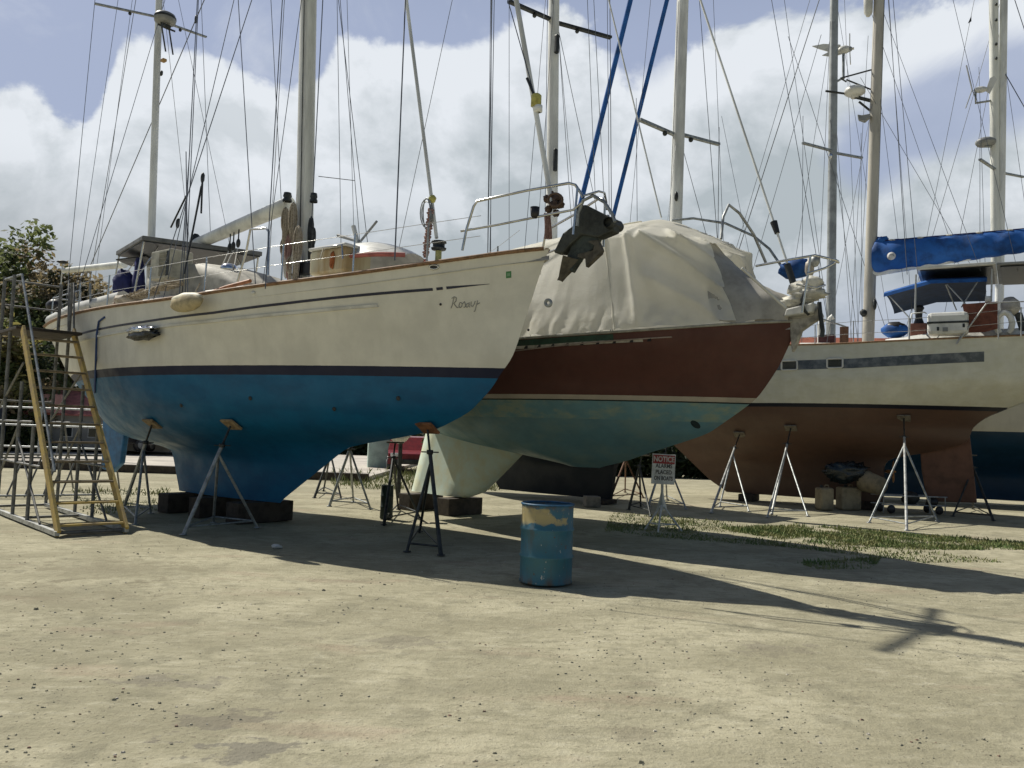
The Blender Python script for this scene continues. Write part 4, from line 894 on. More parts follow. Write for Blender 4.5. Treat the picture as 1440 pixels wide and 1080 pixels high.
B3.part('furled_sail_end', MB().path([B3.on(1222, -25, .1), B3.on(1221, 0, .1), B3.on(1221, 18, .1), B3.on(1221, 23, .1)], [.13, .12, .11, .05], 12), M_white, m3)
bm = B3.part('boom', MB().tube(B3.on(1226, 384), B3.on(1460, 344), .10, .10, 14), M_cream)
# sail cover over the boom
A, Bq = B3.on(1227, 366), B3.on(1480, 336); rows = []
for i in range(61):
    t_ = i / 60; c_ = A + (Bq - A) * t_; hgt = (.52 - .21 * t_) * (1 - .35 * (1 - sstep(0, .02, t_))); wd_ = .27 - .08 * t_
    rows.append([c_ + V((0, wd_ * math.sin(a) * (1 + .08 * math.sin(t_ * 40 + a * 2)), hgt * (math.cos(a) if math.cos(a) > 0 else .74 * math.cos(a)) + .012 * math.sin(t_ * 55 + a * 3))) for a in [k * math.pi / 10 for k in range(20)]])
sc = MB().grid(rows, True, True); sc.add(rows[0], [tuple(range(20))])
cvv = B3.part('sail_cover', sc, M_blue, bm)
lg = B3.on(1253.5, 360, .29); nrm = Matrix.Rotation(rad(-90), 3, 'X')
B3.part('round_emblem', MB().lathe([(0, .03), (.10, .025), (.105, .0)], lg, 20, nrm), mat('emblem_white', (.7, .7, .68), .6), cvv)
B3.part('emblem_mark', MB().path([lg + V((.055 * math.cos(a), .035, .05 * math.sin(a))) for a in (0.3, 1.0, 1.8, 2.6, 3.4)], .012, 5), mat('emblem_grey', (.35, .36, .38), .6), cvv)
for k in range(6):
    t_ = .12 + k * .165; c_ = A + (Bq - A) * t_; hgt = .52 - .21 * t_
    B3.part('cover_tie', MB().blob(c_ + V((0, .09, hgt * .92)), (.09, .05, .03), 10, 7, .2), M_ropew, cvv)
B3.part('cover_seam', MB().path([A + (Bq - A) * (k / 30) + V((0, .10, (.52 - .21 * k / 30) * .90 + .012)) for k in range(1, 31)], .014, 5), M_navyc, cvv)
B3.part('cover_collar', MB().blob(B3.on(1240, 338), (.16, .14, .10), 14, 9, .3, 3), M_blue, cvv)
# blue bimini on bent tube, and hard white top behind
def onb(px, py, y): return B3.on(px, py, y)
bi = [onb(1243, 410, 1.0), onb(1310, 391, 1.0), onb(1388, 388, 1.0)]
rows = []
for q in bi:
    rows.append([V((q.x, 1.05 - 3.1 * j / 12, q.z + .10 * math.sin(math.pi * j / 12) - (.06 if j in (0, 12) else 0))) for j in range(13)])
ext = []
for a, b in zip(rows, rows[1:]):
    for k in range(6): ext.append([p_ + (q_ - p_) * (k / 6) for p_, q_ in zip(a, b)])
ext.append(rows[-1]); low = [[q_ - V((0, 0, .05)) for q_ in r_] for r_ in ext]
bm_ = MB().grid(ext); bm_.grid([[r_[0] for r_ in ext], [r_[0] - V((0, -.02, .09)) for r_ in ext]]); bm_.grid([[r_[-1] for r_ in ext], [r_[-1] - V((0, .02, .05)) for r_ in ext]]); bm_.grid([ext[0], [q_ - V((0, 0, .07)) for q_ in ext[0]]])
bmi = B3.part('bimini_top', bm_, M_blue)
B3.part('bimini_shade_sheet', MB().grid(low), mat('shade_navy', (.006, .022, .06), .85, 0, .3, 4), bmi)  # dark sheet added below the canopy, its shade put into the colour
for a, b in (((1247, 412), (1278, 446)), ((1332, 400), (1358, 428)), ((1376, 394), (1352, 432))): B3.part('bimini_bow', MB().tube(onb(*a, 1.0), onb(*b, 1.25), .016), M_galvl, bmi)
B3.part('bimini_bow', MB().tube(onb(1278, 446, 1.25), onb(1278, 482, 1.4), .016), M_galvl, bmi); B3.part('bimini_bow', MB().tube(onb(1330, 400, .2), onb(1345, 436, -.4), .016), M_galvl, bmi)
zt = onb(1400, 372, 1.1).z
c0, c1 = onb(1290, 385, .9), onb(1400, 371, 1.2)
ht = B3.part('hard_top', MB().prism([V((c0.x, 1.3, zt)), V((c1.x, 1.3, zt)), V((c1.x - .1, -1.3, zt)), V((c0.x, -1.3, zt))], (0, 0, .07)), M_white, None, .015)
B3.part('top_underside', MB().prism([V((c0.x - .08, 1.2, zt - .05)), V((c1.x + .06, 1.2, zt - .05)), V((c1.x - .04, -1.2, zt - .05)), V((c0.x - .08, -1.2, zt - .05))], (0, 0, .02)), M_under, ht)  # near-black sheet added to paint the shade under the white top
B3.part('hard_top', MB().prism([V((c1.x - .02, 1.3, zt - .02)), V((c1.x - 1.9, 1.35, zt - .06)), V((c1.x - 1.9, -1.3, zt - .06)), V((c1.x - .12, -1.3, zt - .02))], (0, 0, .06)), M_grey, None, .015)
B3.part('top_underside', MB().prism([V((c1.x - .1, 1.2, zt - .075)), V((c1.x - 1.85, 1.25, zt - .11)), V((c1.x - 1.85, -1.2, zt - .11)), V((c1.x - .2, -1.2, zt - .075))], (0, 0, .03)), M_under, ht)  # second added sheet, painting the shade under the rear panel
for px_, y in ((1288, 1.15), (1395, 1.2)): B3.part('top_post', MB().tube(onb(px_, 378 if px_ > 1300 else 386, y), onb(px_ - 1, 442, y) if px_ < 1300 else onb(px_ - 1, 424, y), .02), M_galvl)
# guard rails
for px_, py_ in ((1110, 494), (1119, 492), (1146, 491), (1200, 486), (1279, 483), (1404, 474), (1436, 470)):
    b_ = B3.on(px_, py_, 1.72); B3.part('stanchion', MB().tube(b_ - V((0, 0, .05)), b_ + V((0, 0, .62)), .014), M_galvl)
for dz_ in (.30, .60): B3.part('lifeline', MB().path([B3.on(x, y, 1.72) + V((0, 0, dz_)) for x, y in ((1095, 495), (1119, 492), (1200, 486), (1279, 483), (1340, 479), (1440, 470))], .006, 4), M_steel)
B3.part('gate_rail', MB().path([onb(1279, 462, 1.72), onb(1282, 441, 1.72), onb(1300, 439, 1.72), onb(1303, 441, 1.72)], .016, 6), M_galvl)
B3.part('gate_brace', MB().tube(onb(1387, 427, 1.72), onb(1345, 484, 1.72), .018), M_galvl); B3.part('gate_brace', MB().path([onb(1387, 427, 1.72), onb(1412, 425, 1.72), onb(1440, 424, 1.72)], .016, 6), M_galvl)
for a, b in (((1302, 470), (1316, 484)), ((1322, 470), (1312, 484)), ((1352, 470), (1345, 484))): B3.part('raft_bracket', MB().tube(onb(*a, 1.68), onb(*b, 1.68), .012), M_galvl)
B3.part('brown_dodger', MB().prism([onb(1353, 428, 1.5), onb(1403, 424, 1.5), onb(1403, 462, 1.5), onb(1385, 467, 1.5), onb(1362, 468, 1.5)], (0, .04, 0)), mat('brown_canvas', (.16, .055, .035), .85, 0, .25, 9, .2))
for a, ya, b, yb, r_ in (((1272, 330), 1.2, (1250, 0), .6, .009), ((1286, 335), 1.2, (1256, 0), .6, .008), ((1268, 250), -.6, (1252, 40), -.3, .006), ((1360, 330), 1.0, (1262, 70), .2, .006), ((1340, 330), -1.2, (1240, 160), 0, .006),
        ((1206, 470), 1.6, (1225, 120), .6, .006), ((1196, 470), -1.5, (1215, 150), -.5, .006), ((1262, 330), .1, (1242, 170), .05, .006), ((1330, 320), .0, (1245, 75), .0, .006), ((1165, 470), 1.6, (1222, 170), .2, .006), ((1420, 335), .8, (1345, 20), .3, .006)):
    B3.wire(a, ya, b, yb, r_, 1.3, zb=5.9 if a[1] in (330, 335, 320) else None)
# things aboard the white boat
P = onb(1333, 473, 1.55)
t = wthing(B3, 'life_raft', 'white life raft canister strapped to the rail of the white boat', 'life raft', P)
MB().box((0, 0, .29), (.86, .42, .54)).build('canister', M_white, t, .09); MB().box((0, 0, .31), (.875, .435, .05)).build('strap', M_dark, t, .005)
for x in (-.33, .2): MB().box((x, .215, .22 if x < 0 else .16), (.05, .02, .09)).build('buckle', M_dark, t, .01)
MB().box((.05, .216, .14), (.11, .006, .10)).build('plate', M_grey, t)
P = onb(1258, 474, .9)
t = wthing(B3, 'fuel_drum', 'dark blue plastic drum lying on deck by the white cabin', 'drum', P)
MB().blob((0, 0, .17), (.32, .22, .19), 18, 12, .06).build('drum_body', M_blue, t); MB().blob((-.02, 0, .23), (.25, .2, .16), 16, 10, .1).build('drum_cover', M_black, t)
P = onb(1187, 487, .2)
t = wthing(B3, 'hatch_board', 'upright brown wooden board standing on the foredeck of the white boat', 'board', P)
MB().box((0, 0, .22), (.22, .05, .62)).build('board', mat('brown_board', (.14, .07, .04), .8, 0, .3, 9), t, .01)
MB().tube((.65, .2, .78), (-.05, 0, .52), .022).build('batten', M_grey, t)
P = onb(1162, 480, .1)
t = wthing(B3, 'deck_vents', 'pair of white cowl vents beside the dark box on the foredeck', 'vent', P)
for x, h_ in ((.18, .55), (-.05, .62)):
    MB().path([V((x, 0, -.1)), V((x, 0, h_ * .8)), V((x - .03, 0, h_)), V((x - .12, 0, h_ + .05))], [.05, .05, .06, .08], 10).build('cowl', M_white, t)
MB().box((0, -.1, .0), (.42, .3, .36)).build('base_box', mat('dark_red_box', (.07, .02, .02), .7), t, .02)
P = onb(1292, 480, .3)
t = wthing(B3, 'cockpit_winch', 'tall black winch on a reddish wooden post behind the raft canister', 'winch', P)
MB().box((0, 0, .2), (.38, .3, .5)).build('post', mat('red_wood', (.22, .09, .06), .7), t, .02); MB().lathe([(0, .92), (.09, .92), (.13, .85), (.09, .78), (.08, .6), (.13, .45)], (0, 0, 0), 16).build('winch_drum', M_black, t)
P = onb(1428, 452, 1.2)
t = wthing(B3, 'stern_outboard', 'grey outboard engine with dark leg mounted at the far right stern rail', 'outboard motor', P)
MB().blob((.1, 0, .35), (.20, .18, .24), 16, 10, .06).build('cowling', mat('grey_cowl', (.40, .38, .34), .5), t); MB().beam((-.05, 0, .2), (-.25, 0, -.55), .14, .16).build('leg', M_dark, t, .03)
MB().lathe([(0, .62), (.06, .62), (.06, .48), (0, .48)], (.55, 0, 0), 12).build('cap', M_white, t)
P = onb(1398, 470, 1.0)
t = wthing(B3, 'horseshoe_buoy', 'dirty white horseshoe buoy hung beside the brown canvas dodger', 'lifebuoy', onb(1412, 455, 1.4))
MB().path([V((.16 * math.cos(a), 0, .26 * math.sin(a))) for a in [rad(-60 + k * 30) for k in range(11)]], .07, 10).build('buoy', M_white, t)

# ------------------------------------------------------------------ further boats
def simple_hull(L, beam, zk, zw, zs, aft=.5, keel=(-.28, .22)):
    a, f = -L * .5, L * .5
    return Hull(XA=[(zk, L * keel[0]), (zk + .9, L * keel[0] - .1), (zk + 1.15, L * keel[0] - .6), (zw - .35, a + 1.6), (zw, a + .9), (zs, a)],
        XF=[(zk, L * keel[1]), (zk + .9, L * keel[1] + .8), (zk + 1.15, L * keel[1] + 1.3), (zw - .35, f - 1.8), (zw, f - 1.1), (zs, f)],
        B=[(zk, .14), (zk + .8, .25), (zk + 1.1, .6), (zw - .4, beam * .38), (zw, beam * .46), (zs, beam * .5)],
        TW=[(zk, .3), (zw, .4), (zs, .6)], ZT=zs, WL=zw + .1, SH=[(a, zs + .05), (0, zs - .05), (f, zs + .35)], um=.45)
B4 = Boat('far_white_yacht', 'white yacht with deep blue bottom half hidden behind the red bottomed boat at far right', 'sailing boat', 15.4, 24.6, 160, 1)
B4.hull = simple_hull(12.5, 3.8, .15, 2.2, 3.9, keel=(-.30, .30))
B4.part('hull', B4.hull.mesh(40, 44), hullmat('hull_paint_blue_white', [(0, (0.010, 0.045, 0.10), ((0.006, 0.03, 0.06), .6)), (2.2, (0.62, 0.60, 0.52), None)], .4, .12))
B4.part('deck', B4.hull.deck(.08), mat('deck_paint', (.5, .5, .5))); B4.part('cap_rail', B4.hull.rail(.01, .04), M_teak)
m4, p0, p1 = B4.spar('mast', (1406, 380), (1411.5, 0), 3.8, 17.5, .13, M_alu, 0, .8)
B4.part('furled_sail', MB().tube(B4.on(1399.5, 380, .1), B4.on(1397, -60, .1), .12, .14, 12), M_cream, m4)
for q in (6, 28, 62, 82): B4.part('sail_clip', MB().blob(B4.on(1401, q, .25), (.04, .04, .05), 8, 6, 0), M_dark, m4)
wg = B4.part('wind_generator', MB().blob(B4.on(1379, 126, .4), (.20, .10, .10), 12, 8, 0), M_white, m4)
B4.part('tail_fin', MB().prism(pxp(B4, [(1386, 128), (1392, 110), (1398, 107), (1402, 112), (1392, 132)], .4), (0, .03, 0)), M_white, wg)
c_ = B4.on(1367, 126, .4)
for a, b in ((1359, 92), (1358, 152), (1372, 138)): B4.part('blade', MB().beam(c_, B4.on(a, b, .45), .05, .018), M_grey, wg)
B4.part('bracket', MB().path([B4.on(1372, 128, .4), B4.on(1372, 145, .4), B4.on(1404, 140, .0)], .035, 8), M_galv, wg)
rd = B4.part('radar_dome', MB().lathe([(0, .15), (.2, .13), (.29, .06), (.29, 0), (.24, -.07), (0, -.08)], B4.on(1386, 201, .3), 22), M_grey, m4)
B4.part('radar_stay', MB().tube(B4.on(1386, 206, .3), B4.on(1404, 206, 0), .04), M_galv, rd)
for a, b, yb in (((1402, 240), (1378, 224), 1.3), ((1404, 242), (1440, 249), -1.3)): B4.part('spreader', MB().beam(B4.on(*a, 0), B4.on(*b, yb), .09, .05), M_galv, m4)
for a, ya, b, yb, r_ in (((1378, 330), 1.3, (1378, 224), 1.3, .008), ((1384, 330), 1.0, (1378, 140), .5, .007), ((1440, 150), .5, (1416, 108), .1, .014), ((1436, 250), .8, (1416, 110), .1, .007), ((1440, 40), .5, (1427, 0), .3, .012), ((1350, 330), .2, (1395, 100), 0, .008), ((1312, 330), .1, (1390, 60), 0, .008), ((1332, 190), .2, (1370, 0), 0, .008)):
    B4.wire(a, ya, b, yb, r_, 1.25)
B4.part('flag', MB().prism(pxp(B4, [(1361, 33), (1366, 22), (1366, 30)], .3), (0, .02, 0)), M_black)

B5 = Boat('navy_yacht', 'dark navy bottomed yacht with twin blue rolled sails hidden behind the maroon boat', 'sailing boat', .1, 21.87, 140, 1)
B5.hull = simple_hull(8.6, 3.3, .12, 2.2, 3.6, keel=(-.37, .05))
B5.part('hull', B5.hull.mesh(40, 44), hullmat('hull_paint_navy', [(0, (0.005, 0.011, 0.02), None), (2.2, (0.55, 0.55, 0.52), None)], .5, .2))
B5.part('deck', B5.hull.deck(.08), mat('deck_paint', (.5, .5, .5)))
m5, p0, p1 = B5.spar('mast', (950.5, 300), (960, 0), 3.6, 16.5, .165, M_alu, 0, .75)
B5.part('mast_lamp', MB().blob(B5.on(951, 276, .2), (.05, .05, .12), 8, 6, .1), M_dark, m5)
for a, b, yb in (((950, 190), (899, 168), 1.25), ((954, 188), (1011, 203), -1.25)):
    A, Bq = B5.on(*a, 0), B5.on(*b, yb); s_ = B5.part('spreader', MB().beam(A, Bq, .10, .06), M_galv, m5)
    B5.part('spreader_lamp', MB().blob(A + (Bq - A) * .3 - V((0, 0, .07)), .06, 8, 6, 0), M_dark, s_)
B5.wire((820, 272), .0, (886.5, 0), .0, .068, 1.25, M_blue, 'rolled_sail', 10, .9); B5.wire((863, 302), -.1, (938, 0), -.1, .055, 1.2, M_blue, 'rolled_sail', 10, .8)
for a, ya, b, yb, r_ in (((896, 300), 1.3, (895, 170), 1.25, .007), ((942, 300), .5, (952, 60), .2, .007), ((1010, 300), -1.3, (1011, 203), -1.25, .009), ((1006, 300), -1.2, (985, 20), -.6, .008), ((1015, 285), -1.3, (1004, 20), -.9, .006), ((985, 300), -.6, (955, 190), -.1, .007), ((1042, 300), -1.2, (1020, 190), -1.2, .005), ((940, 300), 1.0, (952, 190), 0, .005), ((890, 270), .2, (915, 0), .1, .006), ((1050, 300), -1.0, (1130, 30), -1.0, .006), ((1062, 280), -.5, (1152, 0), -.5, .010), ((1082, 300), -.5, (1140, 100), -.5, .006)):
    B5.wire(a, ya, b, yb, r_, 1.25)

B6 = Boat('rear_yacht', 'yacht behind the white boat seen only by its grey mast with a white wind generator', 'sailing boat', 9.9, 27.0, 155, 1)
B6.hull = simple_hull(11.0, 3.5, .3, 2.2, 3.5)
B6.part('hull', B6.hull.mesh(30, 30), hullmat('hull_paint_rear', [(0, (0.03, 0.05, 0.07), None), (2.2, (0.5, 0.5, 0.47), None)], .5, .2))
B6.part('deck', B6.hull.deck(.08), mat('deck_paint', (.5, .5, .5)))
m6, p0, p1 = B6.spar('mast', (1168.5, 440), (1173, 0), 3.4, 19, .155, mat('mast_grey', (.36, .38, .38), .5, .3, .2, 3), 0, .8)
wg = B6.part('wind_generator', MB().blob(B6.on(1187, 70, -.35), (.22, .14, .14), 14, 9, 0), M_white, m6)
B6.part('tail_fin', MB().prism(pxp(B6, [(1142, 65), (1158, 62), (1182, 63), (1184, 76), (1170, 80), (1156, 78), (1166, 73), (1152, 69)], -.35), (0, .04, 0)), M_white, wg)
c_ = B6.on(1195, 69, -.35); B6.part('blade_hub', MB().blob(c_, (.09, .09, .09), 10, 7, 0), M_grey, wg)
for a, b in ((1195, 48), (1196, 90), (1201, 68)): B6.part('blade', MB().beam(c_, B6.on(a, b, -.35), .12, .03), M_white, wg)
B6.part('generator_pole', MB().tube(B6.on(1186, 75, -.35), B6.on(1186, 111, -.35), .045), M_galv, wg); B6.part('generator_pole_arm', MB().tube(B6.on(1186, 109, -.35), B6.on(1171, 118, 0), .04), M_galv, wg)
for a, b, yb in (((1170, 212), (1129, 201), 1.35), ((1174, 215), (1212, 222), -1.35)): B6.part('spreader', MB().beam(B6.on(*a, 0), B6.on(*b, yb), .10, .06), M_galv, m6)
B6.part('mast_light', MB().blob(B6.on(1168, 219, .2), (.06, .06, .1), 8, 6, 0), M_chrome, m6)
for a, ya, b, yb, r_ in (((1128, 400), 1.35, (1129, 202), 1.35, .009), ((1150, 440), 1.2, (1165, 95), .3, .008), ((1124, 330), 1.3, (1160, 100), .6, .008), ((1205, 470), -1.4, (1174, 220), -.1, .009), ((1212, 400), -1.35, (1211, 222), -1.35, .008), ((1212, 222), -1.35, (1176, 0), -.2, .007), ((1150, 372), .4, (1085, 0), .3, .011), ((1155, 380), .3, (1103, 0), .2, .009), ((1168, 230), .2, (1118, 80), .2, .009), ((1200, 300), -.8, (1188, 10), -.5, .007), ((1195, 440), -1.0, (1180, 230), -.5, .008)):
    B6.wire(a, ya, b, yb, r_, 1.2)
for y_, x_ in ((330, 1135), (360, 1137)): pass

# ------------------------------------------------------------------ boat stands
def stand(label, foot, f2, f3, pad, mats=(M_galv, M_galv), padmat=M_ply, nrm=None, plate=True, apex=.72, group='jack stands propping the boats', padsz=(.30, .24, .035)):
    foot, f2, f3, pad = V(foot), V(f2), V(f3), V(pad)
    c_ = (foot + f2 + f3) / 3; c_.z = 0
    t = thing('boat_stand', label, 'boat stand', c_, 0, group)
    r_ = lambda q: V(q) - c_
    d = pad - foot; top_ = foot + d * .80
    MB().tube(r_(foot), r_(top_), .030, .028, 12).build('post', mats[0], t)
    MB().tube(r_(top_), r_(pad - d.normalized() * .03), .017, .017, 8).build('screw', M_dark, t)
    sc_ = MB().lathe([(.0, .03), (.045, .03), (.045, -.03), (0, -.03)], r_(top_), 10); sc_.tube(r_(top_) + V((-.12, 0, 0)), r_(top_) + V((.12, .02, 0)), .009); sc_.build('screw_nut', M_dark, t)
    ap = foot + d * apex
    for q in (f2, f3):
        MB().tube(r_(ap), r_(q), .022, .021, 10).build('leg', mats[1], t)
    h_ = .11
    pts_ = [foot + d * (h_ / d.z * 1.0)] + [q + (ap - q) * (h_ / (ap.z - q.z)) for q in (f2, f3)]
    for a, b in ((0, 1), (1, 2), (2, 0)): MB().tube(r_(pts_[a]), r_(pts_[b]), .014, .014, 8).build('brace', mats[1], t)
    n_ = V(nrm).normalized() if nrm is not None else V((0, 0, 1))
    ax = n_.cross(V((0, 0, 1))); ax = ax.normalized() if ax.length > .01 else V((1, 0, 0)); ay = n_.cross(ax)
    MB().box(r_(pad), padsz, Matrix((ax, ay, n_)).transposed()).build('pad', padmat, t, .006)
    if plate:
        for q in (foot, f2, f3): MB().lathe([(0, .012), (.055, .012), (.055, 0)], r_(q), 10).build('foot_plate', mats[0], t)
    return t
def hullpad(B, px, py, off=.03):
    p_ = B.hit(px, py, off); w_ = B.world(p_); n_ = (-B.l * 0 + B.l * B.sg * .55 + V((0, 0, -.83))); return w_, n_
def gz(px, py): return ground(px, py, .0)
for lab, B, f, a, b, pd, mt, pm_ in (
    ('grey tripod boat stand with plywood pad under the middle of the blue bottom', B1, (258, 752), (362, 742), (300, 735), (325, 597), (M_galv, M_galv), M_ply),
    ('dark tripod boat stand with orange brown pad under the blue forefoot', B1, (620, 781), (572, 776), (590, 748), (601, 602), (M_dark, M_dark), M_orply),
    ('grey tripod boat stand between the wooden stairs and the blue keel', B1, (172, 720), (190, 738), (212, 722), (214, 596), (M_galv, M_galv), M_ply),
    ('thin white tripod boat stand by the sign under the brick red bow', B3, (1000, 721), (1053, 719), (1012, 712), (1040, 611), (M_galvl, M_galv), M_greypad),
    ('white and blue tripod boat stand left of the tan canisters under the red bottomed boat', B3, (1085, 723), (1136, 726), (1079, 727), (1112, 602), (M_galvl, M_galv), M_greypad),
    ('white fronted tripod boat stand in front of the metal trolley under the red bottomed boat', B3, (1275, 746), (1222, 735), (1318, 733), (1271, 588), (M_galvl, M_galv), M_greypad)):
    P, N = hullpad(B, *pd)
    stand(lab, gz(*f), gz(*a), gz(*b), P, mt, pm_, N)
def freest(lab, f, a, b, apx, mts=(M_dark, M_dark), dz=.25, pm_=M_greypad):
    f, a, b = gz(*f), gz(*a), gz(*b); c_ = (f + a + b) / 3; P = at(apx[0], apx[1], c_.y); stand(lab, f, a, b, P, mts, pm_, None, True, .8)
freest('dark tripod boat stand behind the blue keel with its legs wide apart', (463, 712), (521, 716), (497, 706), (499, 612), (M_galv, M_galv))
freest('dark tripod boat stand farthest back in the gap behind the blue keel', (442, 700), (480, 702), (455, 690), (470, 622), (M_dark, M_dark))
freest('dark tripod boat stand beside the narrow green drum before the pale keel', (540, 738), (590, 728), (560, 716), (556, 622), (M_dark, M_dark))
freest('rusty tripod boat stand left of the notice sign under the teal bow', (857, 704), (905, 700), (879, 692), (885, 632), (M_rust, M_rust))
freest('thick black tripod boat stand just left of the notice sign', (884, 717), (915, 726), (901, 712), (903, 640), (M_dark, M_dark))
freest('pale tripod boat stand directly behind the notice sign', (912, 711), (965, 716), (938, 702), (940, 622), (M_galv, M_galv))
freest('dark tripod boat stand right of the brick red rudder', (1397, 732), (1340, 726), (1368, 716), (1362, 640), (M_dark, M_dark))
# timber blocks carrying the keels
def block(label, P, sz, yaw, m_=M_wood, grp='timber blocks under the keels'):
    t = MB().box((0, 0, sz[2] / 2), sz).build('keel_block', m_, None, .012); t.location = (P[0], P[1], 0); t.rotation_euler = (0, 0, rad(yaw)); return tag(t, label, 'timber block', grp)
for x, lab in ((-.6, 'thick timber block under the front of the blue keel'), (-1.7, 'thick timber block under the middle of the blue keel'), (-2.7, 'thick timber block under the back of the blue keel')):
    w_ = B1.world((x, 0, 0)); block(lab, w_, (.34, 1.1, .34), -37)
for x, lab in ((-.5, 'timber block under the front end of the pale keel'), (-1.7, 'timber block under the back end of the pale keel')):
    w_ = B2.world((x, 0, 0)); block(lab, w_, (.36, .9, .33), -44)
w_ = B2.world((-1.1, .1, 0)); block('long dark beam laid between the blocks under the pale keel', w_, (.22, .2, .24), -44)
block('square timber block at the right end of the dark navy keel', B5.world((-2.9, 0, 0)), (.5, .6, .11), 140)
block('grey block beside the navy keel behind the blue barrel', ground(832, 712), (.35, .3, .24), 10, mat('concrete_block', (.2, .19, .17), .9))
for x, lab in ((xk + .4, 'low timber block under the brick red keel near the propeller'), (5.5, 'low timber block under the front of the brick red keel')):
    block(lab, B3.world((x, 0, 0)), (.4, .8, .19), 150)

# ------------------------------------------------------------------ steel drum in the foreground
P = ground(767, 818)
t = thing('oil_drum', 'weathered blue steel barrel with yellowish worn patches standing alone on the sand', 'barrel', (P.x, P.y + .0, 0), 0)
DM, nt, p = newmat('drum_paint'); tc = node(nt, 'ShaderNodeTexCoord').outputs['Object']
s_ = node(nt, 'ShaderNodeSeparateXYZ'); nt.links.new(tc, s_.inputs[0])
n1 = noisen(nt, tc, 5, 7, .65); n2 = noisen(nt, mapping(nt, tc, (1, 1, .25)), 7, 6, .65)
c = mixc(nt, mapr(nt, n1, .35, .65), (.028, .14, .22), (.035, .125, .17))
c = mixc(nt, mathn(nt, 'MULTIPLY', mapr(nt, s_.outputs[2], .42, .30), .35), c, (.06, .19, .22))
c = mixc(nt, mathn(nt, 'MULTIPLY', mapr(nt, n2, .55, .72), .6), c, (.075, .075, .06))
band = mathn(nt, 'MULTIPLY', mapr(nt, s_.outputs[2], .60, .68), mapr(nt, s_.outputs[2], .86, .80))
side = mapr(nt, s_.outputs[0], .10, -.10)
wob = mapr(nt, mathn(nt, 'ADD', mathn(nt, 'MULTIPLY', band, mathn(nt, 'ADD', .35, mathn(nt, 'MULTIPLY', side, .45))), mathn(nt, 'MULTIPLY', mathn(nt, 'SUBTRACT', n1, .5), 2.6)), .40, .58)
c = mixc(nt, mathn(nt, 'MULTIPLY', wob, band), c, (.40, .33, .16))
up = mathn(nt, 'MULTIPLY', mapr(nt, s_.outputs[2], .74, .84), mapr(nt, noisen(nt, tc, 8, 5, .6), .42, .58)); c = mixc(nt, mathn(nt, 'MULTIPLY', up, .7), c, (.05, .10, .16))
c = mixc(nt, mapr(nt, noisen(nt, tc, 22, 4, .6), .66, .72), c, (.10, .055, .03))
lowr = mathn(nt, 'MULTIPLY', mapr(nt, s_.outputs[2], .12, .0), mapr(nt, n2, .40, .60)); c = mixc(nt, lowr, c, (.12, .085, .055))
topr = mathn(nt, 'MULTIPLY', mapr(nt, s_.outputs[2], .80, .86), mapr(nt, n2, .46, .60)); c = mixc(nt, topr, c, (.09, .05, .03))
c = mixc(nt, mapr(nt, noisen(nt, mapping(nt, tc, (1, 1, .5)), 30, 3, .5), .70, .74), c, (.5, .5, .45))
nt.links.new(c, p.inputs['Base Color']); p.inputs['Roughness'].default_value = .5; bump(nt, p, n1, .2, .01)
R0 = .288
prof = [(0, .03), (R0 - .03, .03), (R0 - .012, .0), (R0 + .006, .006), (R0 + .008, .02), (R0, .035), (R0, .27), (R0 + .012, .285), (R0 + .012, .30), (R0, .315), (R0 - .001, .44), (R0, .565), (R0 + .012, .58), (R0 + .012, .595), (R0, .61), (R0 - .002, .74), (R0, .85)]
dd = MB()
vs = []
for r_, z_ in prof:
    row = []
    for k in range(64):
        a = 2 * math.pi * k / 64; q = r_ * (1 - .016 * max(0, noise.noise(V((math.cos(a) * 1.6, math.sin(a) * 1.6, z_ * 3)))) * (1 if .04 < z_ < .84 else 0)); row.append(V((q * math.cos(a), q * math.sin(a), z_)))
    vs.append(row)
dd.grid(vs, True, True); dd.lathe([(R0 - .012, .845), (R0 - .012, .2), (0, .2)], (0, 0, 0), 40); dd.build('drum_body', DM, t)
MB().path([V((R0 * math.cos(a), R0 * math.sin(a), .855)) for a in [2 * math.pi * k / 48 for k in range(48)]], .012, 8, True).build('rim', mat('drum_rim_blue', (.02, .10, .2), .5, 0, .4, 12), t)

# ------------------------------------------------------------------ notice sign on its stand
b1, b2, b3 = ground(907, 744), ground(925, 749), ground(959, 747); cx = ground(930, 741)
t = thing('notice_sign', 'red and white notice sign about alarms on a white steel tripod', 'sign', (cx.x, cx.y, 0), 0)
r_ = lambda q: V(q) - V((cx.x, cx.y, 0))
Mw = mat('sign_white_paint', (.62, .62, .58), .5, 0, .2, 8)
pt_ = at(931, 664, cx.y - .02); MB().tube((0, 0, .36), (0, 0, pt_.z + .30), .026).build('post', Mw, t)
MB().lathe([(.03, .62), (.045, .52), (.095, .36), (.10, .31), (.0, .31)], (0, 0, 0), 4, None, False).build('cone', Mw, t)
for q in (b1, b2, b3): MB().tube((0, 0, .42), r_(q), .017).build('leg', Mw, t)
q_ = [r_(q) * .72 + V((0, 0, .10)) for q in (b1, b2, b3)]
for a, b in ((0, 1), (1, 2), (2, 0)): MB().tube(q_[a], q_[b], .010).build('brace', Mw, t)
ctl, cbr = at(916.5, 638, cx.y - .04), at(949.5, 681.5, cx.y - .04)
W_, Hh = (cbr.x - ctl.x), (ctl.z - cbr.z); bc_ = (ctl + cbr) / 2 - V((cx.x, cx.y, 0))
bd_ = thing('x', 'x', 'x'); bpy.data.objects.remove(bd_)
board = MB().box((0, 0, 0), (W_, .012, Hh)).build('board', mat('board_white', (.70, .70, .67), .5, 0, .15, 6), t, .004)
board.location = bc_; board.rotation_euler = (0, rad(1.6), rad(8))
hdz = Hh * .31
